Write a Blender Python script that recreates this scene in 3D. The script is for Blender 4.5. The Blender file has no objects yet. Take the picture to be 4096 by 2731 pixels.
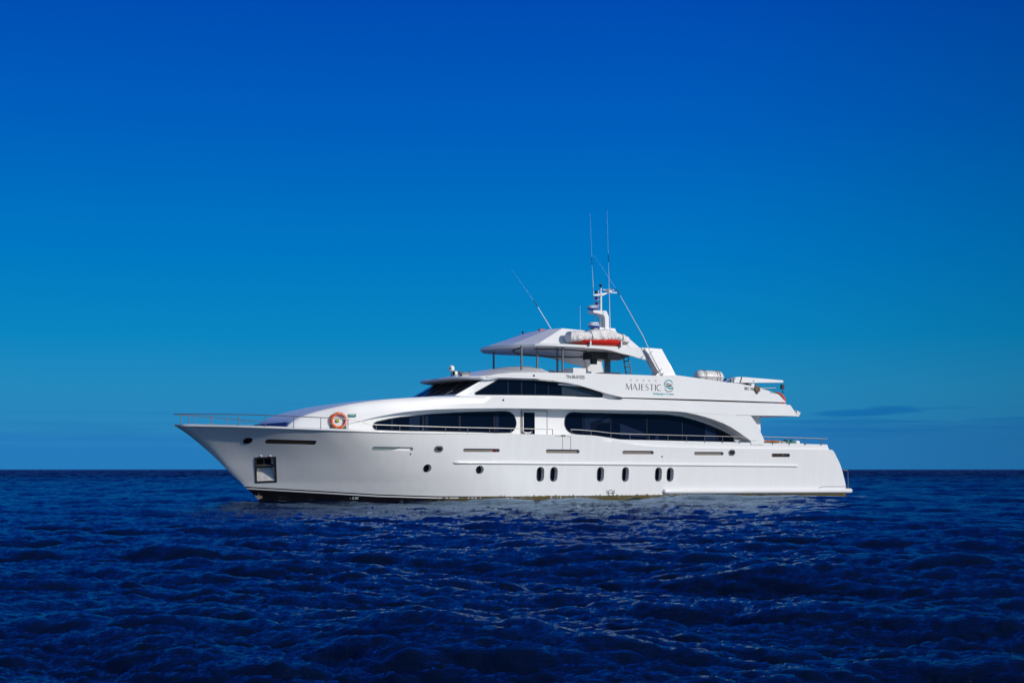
import bpy, bmesh, math, random
import numpy as np
from mathutils import Vector, Matrix
C = bpy.context.scene
COL = C.collection
R = math.radians

# ------------------------------------------------------------------ camera
FP = 5689.0                    # focal length in photo pixels (50 mm on 36 mm)
CAM_H = 1.45
TILT = math.atan(511 / FP)
cam = bpy.data.objects.new('camera', bpy.data.cameras.new('camera'))
COL.objects.link(cam)
cam.location = (0, 0, CAM_H)
cam.rotation_euler = (math.pi / 2 + TILT, 0, 0)
cam.data.sensor_width = 36.0
cam.data.lens = 36.0 * FP / 4096
cam.data.clip_start = 0.1
cam.data.clip_end = 200000
C.camera = cam
C.render.resolution_x, C.render.resolution_y = 1024, 682
C.view_settings.view_transform = 'Standard'
C.view_settings.look = 'None'
C.view_settings.exposure = 0.0
C.view_settings.gamma = 1.0
C.view_settings.use_curve_mapping = False
C.cycles.max_bounces = 8

# ------------------------------------------------------------------ ship frame
TH = R(31.2)                   # yacht's heading against the picture plane
CT, ST = math.cos(TH), math.sin(TH)
ORG = (-14.846, 62.484)        # foot of the bow tip

# ------------------------------------------------------------------ sun and sky
SUN_EL = R(24)
azr = R(26)
sx = math.cos(azr) * ST + math.sin(azr) * CT
sy = -math.cos(azr) * CT + math.sin(azr) * ST
SUNV = Vector((sx * math.cos(SUN_EL), sy * math.cos(SUN_EL), math.sin(SUN_EL)))
sun = bpy.data.objects.new('sun', bpy.data.lights.new('sun', 'SUN'))
COL.objects.link(sun)
sun.data.energy = 2.95
sun.data.angle = R(0.5)
sun.data.color = (1.0, 0.945, 0.86)
sun.rotation_euler = SUNV.to_track_quat('Z', 'Y').to_euler()
sun.location = (60, -40, 60)

def srgb(r, g, b):
    f = lambda c: (c / 255 / 12.92) if c / 255 <= 0.04045 else ((c / 255 + 0.055) / 1.055) ** 2.4
    return (f(r), f(g), f(b), 1)

w = bpy.data.worlds.new('World')
C.world = w
w.use_nodes = True
nt = w.node_tree
nt.nodes.clear()
def nd(t, **k):
    n = nt.nodes.new(t)
    for a, v in k.items():
        setattr(n, a, v)
    return n
def lk(a, b): nt.links.new(a, b)
def mth(op, a, b=None, c=None, clamp=False):
    n = nd('ShaderNodeMath', operation=op, use_clamp=clamp)
    for i, v in enumerate((a, b, c)):
        if v is None: continue
        if isinstance(v, (int, float)): n.inputs[i].default_value = v
        else: lk(v, n.inputs[i])
    return n.outputs[0]
def sstep(v, lo, hi):
    n = nd('ShaderNodeMapRange', interpolation_type='SMOOTHSTEP')
    lk(v, n.inputs[0])
    n.inputs[1].default_value = lo; n.inputs[2].default_value = hi
    return n.outputs[0]
def mixc(f, a, b):
    n = nd('ShaderNodeMix', data_type='RGBA')
    if isinstance(f, float): n.inputs[0].default_value = f
    else: lk(f, n.inputs[0])
    for i, v in ((6, a), (7, b)):
        if isinstance(v, tuple): n.inputs[i].default_value = v
        else: lk(v, n.inputs[i])
    return n.outputs[2]
tc = nd('ShaderNodeTexCoord')
sep = nd('ShaderNodeSeparateXYZ')
lk(tc.outputs['Generated'], sep.inputs[0])
X, Y, Z = sep.outputs
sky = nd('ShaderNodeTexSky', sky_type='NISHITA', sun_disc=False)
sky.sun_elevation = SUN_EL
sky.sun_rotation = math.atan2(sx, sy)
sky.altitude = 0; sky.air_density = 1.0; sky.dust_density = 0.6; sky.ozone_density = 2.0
BG = 0.1
ramp = nd('ShaderNodeValToRGB')
mr = nd('ShaderNodeMapRange')
lk(Z, mr.inputs[0]); mr.inputs[1].default_value = -0.02; mr.inputs[2].default_value = 0.48
lk(mr.outputs[0], ramp.inputs[0])
def zp(deg): return (math.sin(R(deg)) + 0.02) / 0.5
stops = [(-1.0, (46, 126, 186)), (1.2, (44, 130, 186)), (3.2, (36, 137, 189)), (5.2, (10, 133, 192)), (8.5, (0, 119, 194)),
         (13.5, (0, 95, 188)), (18.6, (0, 75, 178)), (28, (0, 64, 162))]
el = ramp.color_ramp.elements
while len(el) > 1: el.remove(el[-1])
for i, (d, c) in enumerate(stops):
    e = el[0] if i == 0 else el.new(zp(d))
    e.position = zp(d); e.color = srgb(*c)
# low cloud banks near the horizon, in direction space
az = mth('ARCTAN2', X, Y)
nz = nd('ShaderNodeTexNoise'); nz.inputs['Scale'].default_value = 1.0; nz.inputs['Detail'].default_value = 6
cv = nd('ShaderNodeCombineXYZ')
lk(mth('MULTIPLY', az, 22.0), cv.inputs[0]); lk(mth('MULTIPLY', Z, 300.0), cv.inputs[1])
lk(cv.outputs[0], nz.inputs['Vector'])
nv = mth('SUBTRACT', nz.outputs[0], 0.5)
zz = mth('ADD', Z, mth('MULTIPLY', nv, 0.006))
right = sstep(az, 0.10, 0.20)
bankR = mth('MULTIPLY', sstep(zz, 0.0335, 0.0285), right)
bankL = mth('MULTIPLY', sstep(zz, 0.0265, 0.0205), mth('SUBTRACT', 1.0, right))
strip = mth('MULTIPLY', mth('MULTIPLY', sstep(zz, 0.0150, 0.0165), sstep(zz, 0.0190, 0.0175)), mth('SUBTRACT', 1.0, right))
dx = mth('DIVIDE', mth('SUBTRACT', az, 0.2475), 0.036)
dz = mth('DIVIDE', mth('SUBTRACT', mth('SUBTRACT', Z, 0.0390), mth('MULTIPLY', mth('SUBTRACT', az, 0.2475), 0.045)), 0.0036)
rr = mth('ADD', mth('ADD', mth('MULTIPLY', dx, dx), mth('MULTIPLY', dz, dz)), mth('MULTIPLY', nv, 3.2))
cld = sstep(rr, 1.3, 0.2)
nz2 = nd('ShaderNodeTexNoise'); nz2.inputs['Scale'].default_value = 1.0; nz2.inputs['Detail'].default_value = 5; nz2.inputs['Roughness'].default_value = 0.6
cv2 = nd('ShaderNodeCombineXYZ')
lk(mth('MULTIPLY', az, 9.0), cv2.inputs[0]); lk(mth('MULTIPLY', Z, 230.0), cv2.inputs[1]); cv2.inputs[2].default_value = 4.3
lk(cv2.outputs[0], nz2.inputs['Vector'])
wisp = mth('MULTIPLY', mth('MULTIPLY', sstep(nz2.outputs[0], 0.50, 0.68), mth('MULTIPLY', sstep(Z, 0.014, 0.026), sstep(Z, 0.052, 0.036))), mth('ADD', 0.35, mth('MULTIPLY', right, 0.65)))
col = mixc(mth('MULTIPLY', bankL, 0.5), ramp.outputs[0], srgb(28, 116, 188))
col = mixc(mth('MULTIPLY', strip, 0.55), col, srgb(44, 128, 190))
col = mixc(mth('MULTIPLY', bankR, 0.6), col, srgb(34, 114, 182))
col = mixc(mth('MULTIPLY', wisp, 0.55), col, srgb(20, 110, 178))
col = mixc(mth('MULTIPLY', cld, 0.7), col, srgb(14, 108, 180))
dim = nd('ShaderNodeVectorMath', operation='SCALE')   # polarised sky: darker away to the right and overhead there
lk(col, dim.inputs[0])
lk(mth('SUBTRACT', 1.0, mth('MULTIPLY', sstep(az, 0.08, 0.45), 0.30)), dim.inputs['Scale'])
col = dim.outputs[0]
sc_ = nd('ShaderNodeVectorMath', operation='SCALE')
lk(col, sc_.inputs[0]); sc_.inputs['Scale'].default_value = 1.0 / BG
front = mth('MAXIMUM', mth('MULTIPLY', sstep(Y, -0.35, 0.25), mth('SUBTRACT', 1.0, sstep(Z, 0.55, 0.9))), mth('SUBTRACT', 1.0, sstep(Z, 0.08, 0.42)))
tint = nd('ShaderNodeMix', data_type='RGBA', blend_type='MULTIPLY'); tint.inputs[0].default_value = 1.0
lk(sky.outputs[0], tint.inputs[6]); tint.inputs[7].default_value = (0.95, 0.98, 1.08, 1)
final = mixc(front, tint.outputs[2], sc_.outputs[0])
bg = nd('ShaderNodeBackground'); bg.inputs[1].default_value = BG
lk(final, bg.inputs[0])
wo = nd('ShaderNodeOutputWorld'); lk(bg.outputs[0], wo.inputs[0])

# ------------------------------------------------------------------ photo pixel -> point on a surface of the yacht
ZM = dict(A=(650,1580,3.36),B=(1300,1580,3.36),C=(1950,1580,3.36),D=(2600,1580,2.7349),E=(1600,1280,3.36),F=(2150,1200,3.6185),
          G=(2600,1360,3.5636),H=(2000,800,3.36),I=(2300,1080,5.225),J=(2240,1300,5.113),K=(1900,1300,5.113),L=(2760,1450,5.113),
          M=(2900,1640,4.3556),N=(1600,1440,5.88),O=(980,1780,6.535),Q=(1280,1620,8.4),R=(2380,1480,5.6))
def hit(k, x, y, bf):
    """point (s aft, b to port, z up) where the sight line meets the surface b = bf(s, z)"""
    a = ZM[k]
    if not callable(bf):
        cc = bf; bf = lambda s, z: cc
    cx = (a[0] + x / a[2] - 2048) / FP; cy = (1365.5 - a[1] - y / a[2]) / FP
    d = (cx, math.cos(TILT) - cy * math.sin(TILT), math.sin(TILT) + cy * math.cos(TILT))
    def at(t):
        u, v = d[0] * t - ORG[0], d[1] * t - ORG[1]
        return u * CT + v * ST, u * ST - v * CT, CAM_H + d[2] * t
    def g(t):
        q = at(t); return q[1] - bf(q[0], q[2])
    t = 35.0
    while g(t) > 0 and t < 150: t += 0.3
    lo, hi = t - 0.3, t
    for _ in range(30):
        m = (lo + hi) / 2
        if g(m) > 0: lo = m
        else: hi = m
    return at(hi)
def sz(k, pts, bf):
    return [(q[0], q[2]) for q in (hit(k, x, y, bf) for x, y in pts)]
def curve(pts):
    """smooth interpolation through (x, y) points, flat beyond the ends"""
    xs = [p[0] for p in pts]; ys = [p[1] for p in pts]
    n = len(xs); m = []
    for i in range(n):
        if i == 0: m.append((ys[1] - ys[0]) / (xs[1] - xs[0]))
        elif i == n - 1: m.append((ys[-1] - ys[-2]) / (xs[-1] - xs[-2]))
        else:
            a = (ys[i] - ys[i-1]) / (xs[i] - xs[i-1]); b = (ys[i+1] - ys[i]) / (xs[i+1] - xs[i])
            m.append(0.0 if a * b <= 0 else 2 * a * b / (a + b))
    def f(x):
        if x <= xs[0]: return ys[0]
        if x >= xs[-1]: return ys[-1]
        i = 0
        while xs[i+1] < x: i += 1
        h = xs[i+1] - xs[i]; t = (x - xs[i]) / h
        return (ys[i]*(2*t**3-3*t**2+1) + h*m[i]*(t**3-2*t**2+t) + ys[i+1]*(-2*t**3+3*t**2) + h*m[i+1]*(t**3-t**2))
    return f
def lin(pts):
    xs = [p[0] for p in pts]; ys = [p[1] for p in pts]
    return lambda x: float(np.interp(x, xs, ys))

# ------------------------------------------------------------------ materials
def mat(name, color, rough=0.4, metal=0.0, coat=0.0, var=0.0, vscale=2.0, spec=0.5, bump=0.0, bscale=20.0, dirt=None):
    m = bpy.data.materials.new(name); m.use_nodes = True
    t = m.node_tree; p = t.nodes['Principled BSDF']
    p.inputs['Base Color'].default_value = (*color, 1)
    p.inputs['Roughness'].default_value = rough
    p.inputs['Metallic'].default_value = metal
    p.inputs['Coat Weight'].default_value = coat
    p.inputs['Coat Roughness'].default_value = 0.08
    p.inputs['Specular IOR Level'].default_value = spec
    if var or bump:
        co = t.nodes.new('ShaderNodeTexCoord')
        n = t.nodes.new('ShaderNodeTexNoise'); n.inputs['Scale'].default_value = vscale; n.inputs['Detail'].default_value = 5
        t.links.new(co.outputs['Object'], n.inputs['Vector'])
        if var:
            r = t.nodes.new('ShaderNodeValToRGB')
            r.color_ramp.elements[0].position = 0.3; r.color_ramp.elements[1].position = 0.7
            r.color_ramp.elements[0].color = (*[c * (1 - var) for c in color], 1)
            r.color_ramp.elements[1].color = (*[min(1, c * (1 + var)) for c in color], 1)
            t.links.new(n.outputs[0], r.inputs[0]); t.links.new(r.outputs[0], p.inputs['Base Color'])
        if bump:
            n2 = t.nodes.new('ShaderNodeTexNoise'); n2.inputs['Scale'].default_value = bscale; n2.inputs['Detail'].default_value = 4
            t.links.new(co.outputs['Object'], n2.inputs['Vector'])
            b = t.nodes.new('ShaderNodeBump'); b.inputs['Strength'].default_value = bump; b.inputs['Distance'].default_value = 0.02
            t.links.new(n2.outputs[0], b.inputs['Height']); t.links.new(b.outputs[0], p.inputs['Normal'])
    return m
WHITE = mat('white_gelcoat', (0.80, 0.80, 0.79), 0.28, coat=0.25, var=0.025, vscale=0.7)
WHITE2 = mat('white_paint', (0.78, 0.78, 0.77), 0.4, var=0.03)
GLASS = mat('dark_tinted_glass', (0.002, 0.004, 0.014), 0.03, spec=0.22)
GLASS2 = mat('curtained_glass', (0.03, 0.04, 0.06), 0.06, spec=0.6)
DRAPE = mat('navy_curtain_glass', (0.010, 0.018, 0.045), 0.08, spec=0.25)
MULL = mat('dark_mullion', (0.004, 0.009, 0.022), 0.6, spec=0.15)
STEEL = mat('polished_steel', (0.22, 0.22, 0.22), 0.38, metal=0.6, var=0.08, vscale=5)
GREYMETAL = mat('grey_metal', (0.25, 0.27, 0.29), 0.35, metal=0.6)
TAUPE = mat('taupe_bulwark_lining', (0.19, 0.165, 0.145), 0.6, var=0.08)  # taupe darkened in the colour for the shade inside the hull slots
BLACK = mat('black_rubber', (0.012, 0.012, 0.014), 0.5)
SEAM = mat('dark_seam', (0.10, 0.10, 0.11), 0.6)
DARKBROWN = mat('dark_brown_wood', (0.018, 0.006, 0.004), 0.5, var=0.2)
WOOD = mat('varnished_teak', (0.32, 0.11, 0.025), 0.35, var=0.25, vscale=8)
FRAME = mat('dark_bronze_frame', (0.055, 0.045, 0.042), 0.45, var=0.15, vscale=6)
ORANGE = mat('orange_lifebuoy_shell', (0.80, 0.10, 0.004), 0.55, spec=0.2, var=0.06, vscale=6)
REFLECT = mat('grey_reflective_tape', (0.38, 0.36, 0.34), 0.35)
LETTERW = mat('white_lettering', (0.82, 0.82, 0.8), 0.5)
LETTERK = mat('black_lettering', (0.012, 0.012, 0.015), 0.4)
TEAL = mat('teal_lettering', (0.0, 0.32, 0.40), 0.6, spec=0.2)
GREEN = mat('green_sign', (0.0, 0.22, 0.16), 0.4)
GREENP = mat('green_plate', (0.02, 0.25, 0.03), 0.4)
YELLOW = mat('yellow_plate', (0.6, 0.5, 0.02), 0.4)
DKGREEN = mat('dark_green_bracket', (0.005, 0.10, 0.08), 0.4)
TARP = mat('white_tarpaulin', (0.72, 0.70, 0.68), 0.55, var=0.05, vscale=3, bump=0.18, bscale=5)
RED = mat('red_boat_hull', (0.62, 0.015, 0.008), 0.4, var=0.08)
BLUE = mat('royal_blue_canvas', (0.010, 0.022, 0.17), 0.6, var=0.1)
RADBLUE = mat('blue_radar_base', (0.02, 0.09, 0.42), 0.4)
REDLAMP = mat('red_lamp_lens', (0.12, 0.004, 0.01), 0.2)
BEIGE = mat('beige_cushion', (0.42, 0.36, 0.29), 0.8, bump=0.3)
TEALFAB = mat('teal_striped_fabric', (0.03, 0.17, 0.19), 0.8, var=0.5, vscale=14)
ROPE = mat('grey_brown_rope', (0.26, 0.19, 0.14), 0.9, var=0.4, vscale=20)
YELLROPE = mat('weathered_strap', (0.20, 0.17, 0.12), 0.8)
STRAP = mat('dark_green_strap', (0.02, 0.05, 0.045), 0.7)
CRANEBLUE = mat('blue_winch', (0.01, 0.10, 0.30), 0.4)
GRP = mat('ivory_raft_shell', (0.70, 0.68, 0.66), 0.35, var=0.04)
ANCHOR = mat('dull_stainless_plate', (0.74, 0.70, 0.67), 0.5, metal=0.0, var=0.18, vscale=5)

# ------------------------------------------------------------------ objects
def root(name, label, cat, loc=(0, 0, 0), group=None):
    """an Empty at the thing's base; loc is given in the yacht's own axes (s aft, b port, z up)"""
    o = bpy.data.objects.new(name, None); COL.objects.link(o)
    s, b, z = loc
    o.location = (ORG[0] + s * CT + b * ST, ORG[1] + s * ST - b * CT, z)
    o.rotation_euler = (0, 0, TH)
    o['label'] = label; o['category'] = cat
    if group: o['group'] = group
    o['base'] = (s, b, z)
    return o

class MB:
    """collects vertices in yacht axes (s, b, z) and links them as one mesh object"""
    def __init__(self): self.v = []; self.f = []; self.m = []; self.cur = 0
    def add(self, v, f):
        o = len(self.v); self.v += [tuple(p) for p in v]; self.f += [tuple(o + i for i in q) for q in f]; self.m += [self.cur] * len(f)
        return self
    def box(self, s0, s1, b0, b1, z0, z1):
        v = [(s, b, z) for s in (s0, s1) for b in (b0, b1) for z in (z0, z1)]
        return self.add(v, [(0,1,3,2),(4,6,7,5),(0,4,5,1),(2,3,7,6),(0,2,6,4),(1,5,7,3)])
    def hexa(self, lo, hi):
        """two loops of n points joined and capped"""
        n = len(lo)
        return self.add(list(lo) + list(hi), [tuple(range(n))[::-1], tuple(range(n, 2*n))] + [(i, (i+1) % n, n + (i+1) % n, n + i) for i in range(n)])
    def loft(self, loops, closed=True, cap=True):
        n = len(loops[0]); v = [p for l in loops for p in l]; f = []
        k = n if closed else n - 1
        for j in range(len(loops) - 1):
            for i in range(k):
                a, b = j*n + i, j*n + (i+1) % n
                f.append((a, b, b + n, a + n))
        if cap and closed:
            f.append(tuple(range(n))[::-1]); f.append(tuple((len(loops)-1)*n + i for i in range(n)))
        return self.add(v, f)
    def tube(self, path, r, n=8, closed=False):
        P = [Vector(p) for p in path]; rs = r if isinstance(r, (list, tuple)) else [r] * len(P)
        loops = []; up = Vector((0.13, 0.21, 0.97)).normalized()
        for i, p in enumerate(P):
            if closed: d = P[(i+1) % len(P)] - P[i-1]
            else: d = P[min(i+1, len(P)-1)] - P[max(i-1, 0)]
            d.normalize()
            if abs(d.dot(up)) > 0.95: up = Vector((1, 0.2, 0.1)).normalized()
            a = d.cross(up).normalized(); c = d.cross(a).normalized()
            loops.append([p + a * (rs[i] * math.cos(2*math.pi*k/n)) + c * (rs[i] * math.sin(2*math.pi*k/n)) for k in range(n)])
        if closed: loops.append(loops[0]); return self.loft(loops, True, False)
        return self.loft(loops, True, True)
    def lathe(self, c, prof, n=20, axis='z'):
        loops = []
        for r, h in prof:
            lp = []
            for k in range(n):
                a = 2*math.pi*k/n; u, v = r*math.cos(a), r*math.sin(a)
                if axis == 'z': lp.append((c[0]+u, c[1]+v, c[2]+h))
                elif axis == 's': lp.append((c[0]+h, c[1]+u, c[2]+v))
                else: lp.append((c[0]+u, c[1]+h, c[2]+v))
            loops.append(lp)
        return self.loft(loops, True, True)
    def panel(self, outline, bf, thick, step=0.5, mirror=False, off=0.0):
        """flat outline (s, z) wrapped on the surface b = bf(s, z), given a thickness inwards"""
        if not callable(bf):
            cc = bf; bf = lambda s, z: cc
        bm = bmesh.new()
        vs = [bm.verts.new((p[0], 0, p[1])) for p in outline]
        bm.faces.new(vs)
        bmesh.ops.triangulate(bm, faces=bm.faces[:], ngon_method='EAR_CLIP')
        s0 = min(p[0] for p in outline); s1 = max(p[0] for p in outline)
        k = 1
        while step and s0 + k*step < s1:
            bmesh.ops.bisect_plane(bm, geom=bm.verts[:]+bm.edges[:]+bm.faces[:], plane_co=(s0+k*step, 0, 0), plane_no=(1, 0, 0)); k += 1
        bm.verts.ensure_lookup_table(); bm.verts.index_update()
        fs = [[v.index for v in f.verts] for f in bm.faces]
        vv = [(v.co.x, v.co.z) for v in bm.verts]
        be = [[e.link_loops[0].vert.index, e.link_loops[0].link_loop_next.vert.index] for e in bm.edges if len(e.link_faces) == 1]
        bm.free()
        n = len(vv)
        for sg in ((1, -1) if mirror else (1,)):
            fr = [(s, sg*(bf(s, z)+off), z) for s, z in vv]; bk = [(s, sg*(bf(s, z)+off-thick), z) for s, z in vv]
            self.add(fr + bk, [tuple(q) for q in fs] + [tuple(n+i for i in q[::-1]) for q in fs] + [(b, a, n+a, n+b) for a, b in be])
        return self
    def build(self, name, mats, parent=None, angle=32, rel=True, label=None):
        me = bpy.data.meshes.new(name)
        v = [(p[0], -p[1], p[2]) for p in self.v]
        base = (0, 0, 0)
        top = parent
        while top is not None and top.parent is not None: top = top.parent
        if top is not None and 'base' in top.keys(): base = tuple(top['base'])
        v = [(p[0]-base[0], p[1]+base[1], p[2]-base[2]) for p in v]
        me.from_pydata(v, [], self.f)
        if not isinstance(mats, (list, tuple)): mats = [mats]
        for m in mats: me.materials.append(m)
        me.polygons.foreach_set('material_index', self.m)
        bm = bmesh.new(); bm.from_mesh(me)
        bmesh.ops.remove_doubles(bm, verts=bm.verts[:], dist=1e-5)
        bmesh.ops.recalc_face_normals(bm, faces=bm.faces[:])
        bm.to_mesh(me); bm.free()
        me.polygons.foreach_set('use_smooth', [True] * len(me.polygons))
        me.set_sharp_from_angle(angle=R(angle))
        me.update()
        o = bpy.data.objects.new(name, me); COL.objects.link(o)
        if parent is not None: o.parent = parent
        if label: o['label'] = label
        return o
def free(o, label, cat, s=0, b=0, z=0, group=None):
    """a thing that is one mesh: put it on the yacht's axes"""
    o.location = (ORG[0], ORG[1], 0); o.rotation_euler = (0, 0, TH)
    o['label'] = label; o['category'] = cat
    if group: o['group'] = group
    return o
def roundslot(s, z, w, h, slope=0.0, n=8):
    """rounded slot outline (stadium) in (s, z)"""
    r = min(w, h) / 2; pts = []
    if w >= h:
        for k in range(n+1):
            a = -math.pi/2 + math.pi*k/n; pts.append((w/2 - r + r*math.cos(a), r*math.sin(a)))
        for k in range(n+1):
            a = math.pi/2 + math.pi*k/n; pts.append((-w/2 + r + r*math.cos(a), r*math.sin(a)))
    else:
        for k in range(n+1):
            a = math.pi*k/n; pts.append((r*math.cos(a), h/2 - r + r*math.sin(a)))
        for k in range(n+1):
            a = math.pi + math.pi*k/n; pts.append((r*math.cos(a), -h/2 + r + r*math.sin(a)))
    out = []
    for p in pts:
        q = (s + p[0], z + p[1] + slope*p[0])
        if not out or math.hypot(q[0]-out[-1][0], q[1]-out[-1][1]) > 1e-5: out.append(q)
    if math.hypot(out[0][0]-out[-1][0], out[0][1]-out[-1][1]) < 1e-5: out.pop()
    return out
def grow(outline, d):
    cx = sum(p[0] for p in outline)/len(outline); cz = sum(p[1] for p in outline)/len(outline)
    n = len(outline); out = []
    area = sum(outline[i][0]*outline[(i+1)%n][1]-outline[(i+1)%n][0]*outline[i][1] for i in range(n))
    sg = 1 if area > 0 else -1
    for i in range(n):
        a, b, c = outline[i-1], outline[i], outline[(i+1) % n]
        t = (c[0]-a[0], c[1]-a[1]); l = math.hypot(*t) or 1
        out.append((b[0] + sg*t[1]/l*d, b[1] - sg*t[0]/l*d))
    return out
def ring_panel(mb, inner, outer, bf, off, thick):
    """a flat rim between two outlines with equal counts, wrapped on bf"""
    n = len(inner); v = []
    for o_ in (off, off - thick):
        v += [(s, bf(s, z)+o_, z) for s, z in inner] + [(s, bf(s, z)+o_, z) for s, z in outer]
    f = []
    for i in range(n):
        j = (i+1) % n
        f += [(i, j, n+j, n+i), (2*n+i, 3*n+i, 3*n+j, 2*n+j), (i, 2*n+i, 2*n+j, j), (n+i, n+j, 3*n+j, 3*n+i)]
    mb.add(v, f)

# ================================================================== THE YACHT
yacht = root('yacht', 'long white motor yacht with raked bow and dark windows lying on the blue sea', 'yacht')

# ------------------------------------------------------------------ hull shape
s_stem = curve([(-0.8,4.75),(.07,3.98),(.4,3.66),(.6,3.41),(.79,3.23),(1.14,2.81),(1.49,2.42),(1.8,2.1),(2.23,1.61),(2.62,1.13),(3.01,.61),(3.39,0)])
s_end = curve([(-.8,36.9),(.51,36.81),(1.14,36.61),(1.67,36.37),(2.14,36.04),(2.505,35.72),(2.53,35.57),(2.81,35.42)])
zs = curve([(0,3.41),(1.45,3.38),(3.5,3.31),(5.7,3.23),(8,3.17),(10.4,3.14),(15,3.12),(17.4,3.11),(18.4,3.13),(19.6,3.1),(20.77,2.99),(21.5,2.92),(24,2.9),(29,2.86),(35.5,2.8)])
_zl = curve([(20.0,2.95),(20.97,2.88),(21.66,2.76),(22.6,2.64),(24,2.57),(29.2,2.52),(35.7,2.51)])
def zl(s): return zs(s) - 0.12 if s < 20.0 else min(_zl(s), zs(s) - 0.12)
def inset(s): return 0.11 * min(1, max(0, (s - 20.2) / 2.6))
TD = curve([(0,0),(.12,.24),(.3,.42),(.6,.66),(1.35,1.20),(2.31,1.90),(3.3,2.53),(4.4,3.06),(5.5,3.47),(6.7,3.70),(8.05,3.76),(12,3.78),(22,3.76),(30,3.68),(37.5,3.55)])
TAP = lin([(0,1),(22,1),(37.5,.955)])
def hull_b(s, z):
    d = max(0.0, s - s_stem(z)); u = min(1, d / 12.5)
    W = 3.47 * (1 - (1 - u) ** 1.75) * TAP(s); T = TD(d) if d < 10 else TD(max(s, 10))
    if z < 0: return W * (1 + .12 * z)
    wgt = min(1, z / 3.2) ** 1.32
    b = W + (T - W) * wgt
    if s > 20.2:
        t = min(1, max(0, (z - zl(s)) / 0.03)); b -= inset(s) * t + 0.05 * max(0, z - zl(s) - .03)
    return b
def hb0(s, z):                      # hull side without the upper step
    return hull_b(min(s, 20.2), z) if False else hull_b(s, min(z, zl(s)))

ws = [0.0, .002, .005, .009] + [0.014 + (1 - .014) * (i / 170) for i in range(171)]
rows = [i / 27 for i in range(28)]
cols = []
for w_ in ws:
    col = []
    for j in range(len(rows) + 6):
        s = 10.0
        for _ in range(14):
            zlo, zt = zl(s), zs(s)
            if j < len(rows): z = -0.8 + (zlo + 0.8) * rows[j]
            else: z = zlo + (zt - zlo) * (0.10, 0.25, 0.45, 0.65, 0.85, 1.0)[j - len(rows)]
            s = s_stem(z) + (s_end(z) - s_stem(z)) * w_
        col.append((s, hull_b(s, z) if w_ > 0 else 0.0, z))
    cols.append(col)
nr = len(cols[0])
hm = MB()
vp = [p for c in cols for p in c]; vn = [(p[0], -p[1], p[2]) for p in vp]; N0 = len(vp); nc = len(cols)
hf = []
for i in range(nc - 1):
    for j in range(nr - 1):
        a = i*nr + j
        q = (a, a+1, a+nr+1, a+nr)
        hf += [q, tuple(N0 + k for k in q[::-1])]
    for j in (0, nr - 1):
        a = i*nr + j; hf.append((a, a+nr, N0+a+nr, N0+a))
for j in range(nr - 1):
    a = (nc-1)*nr + j; hf.append((a, a+1, N0+a+1, N0+a))
hm.add(vp + vn, hf)

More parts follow.
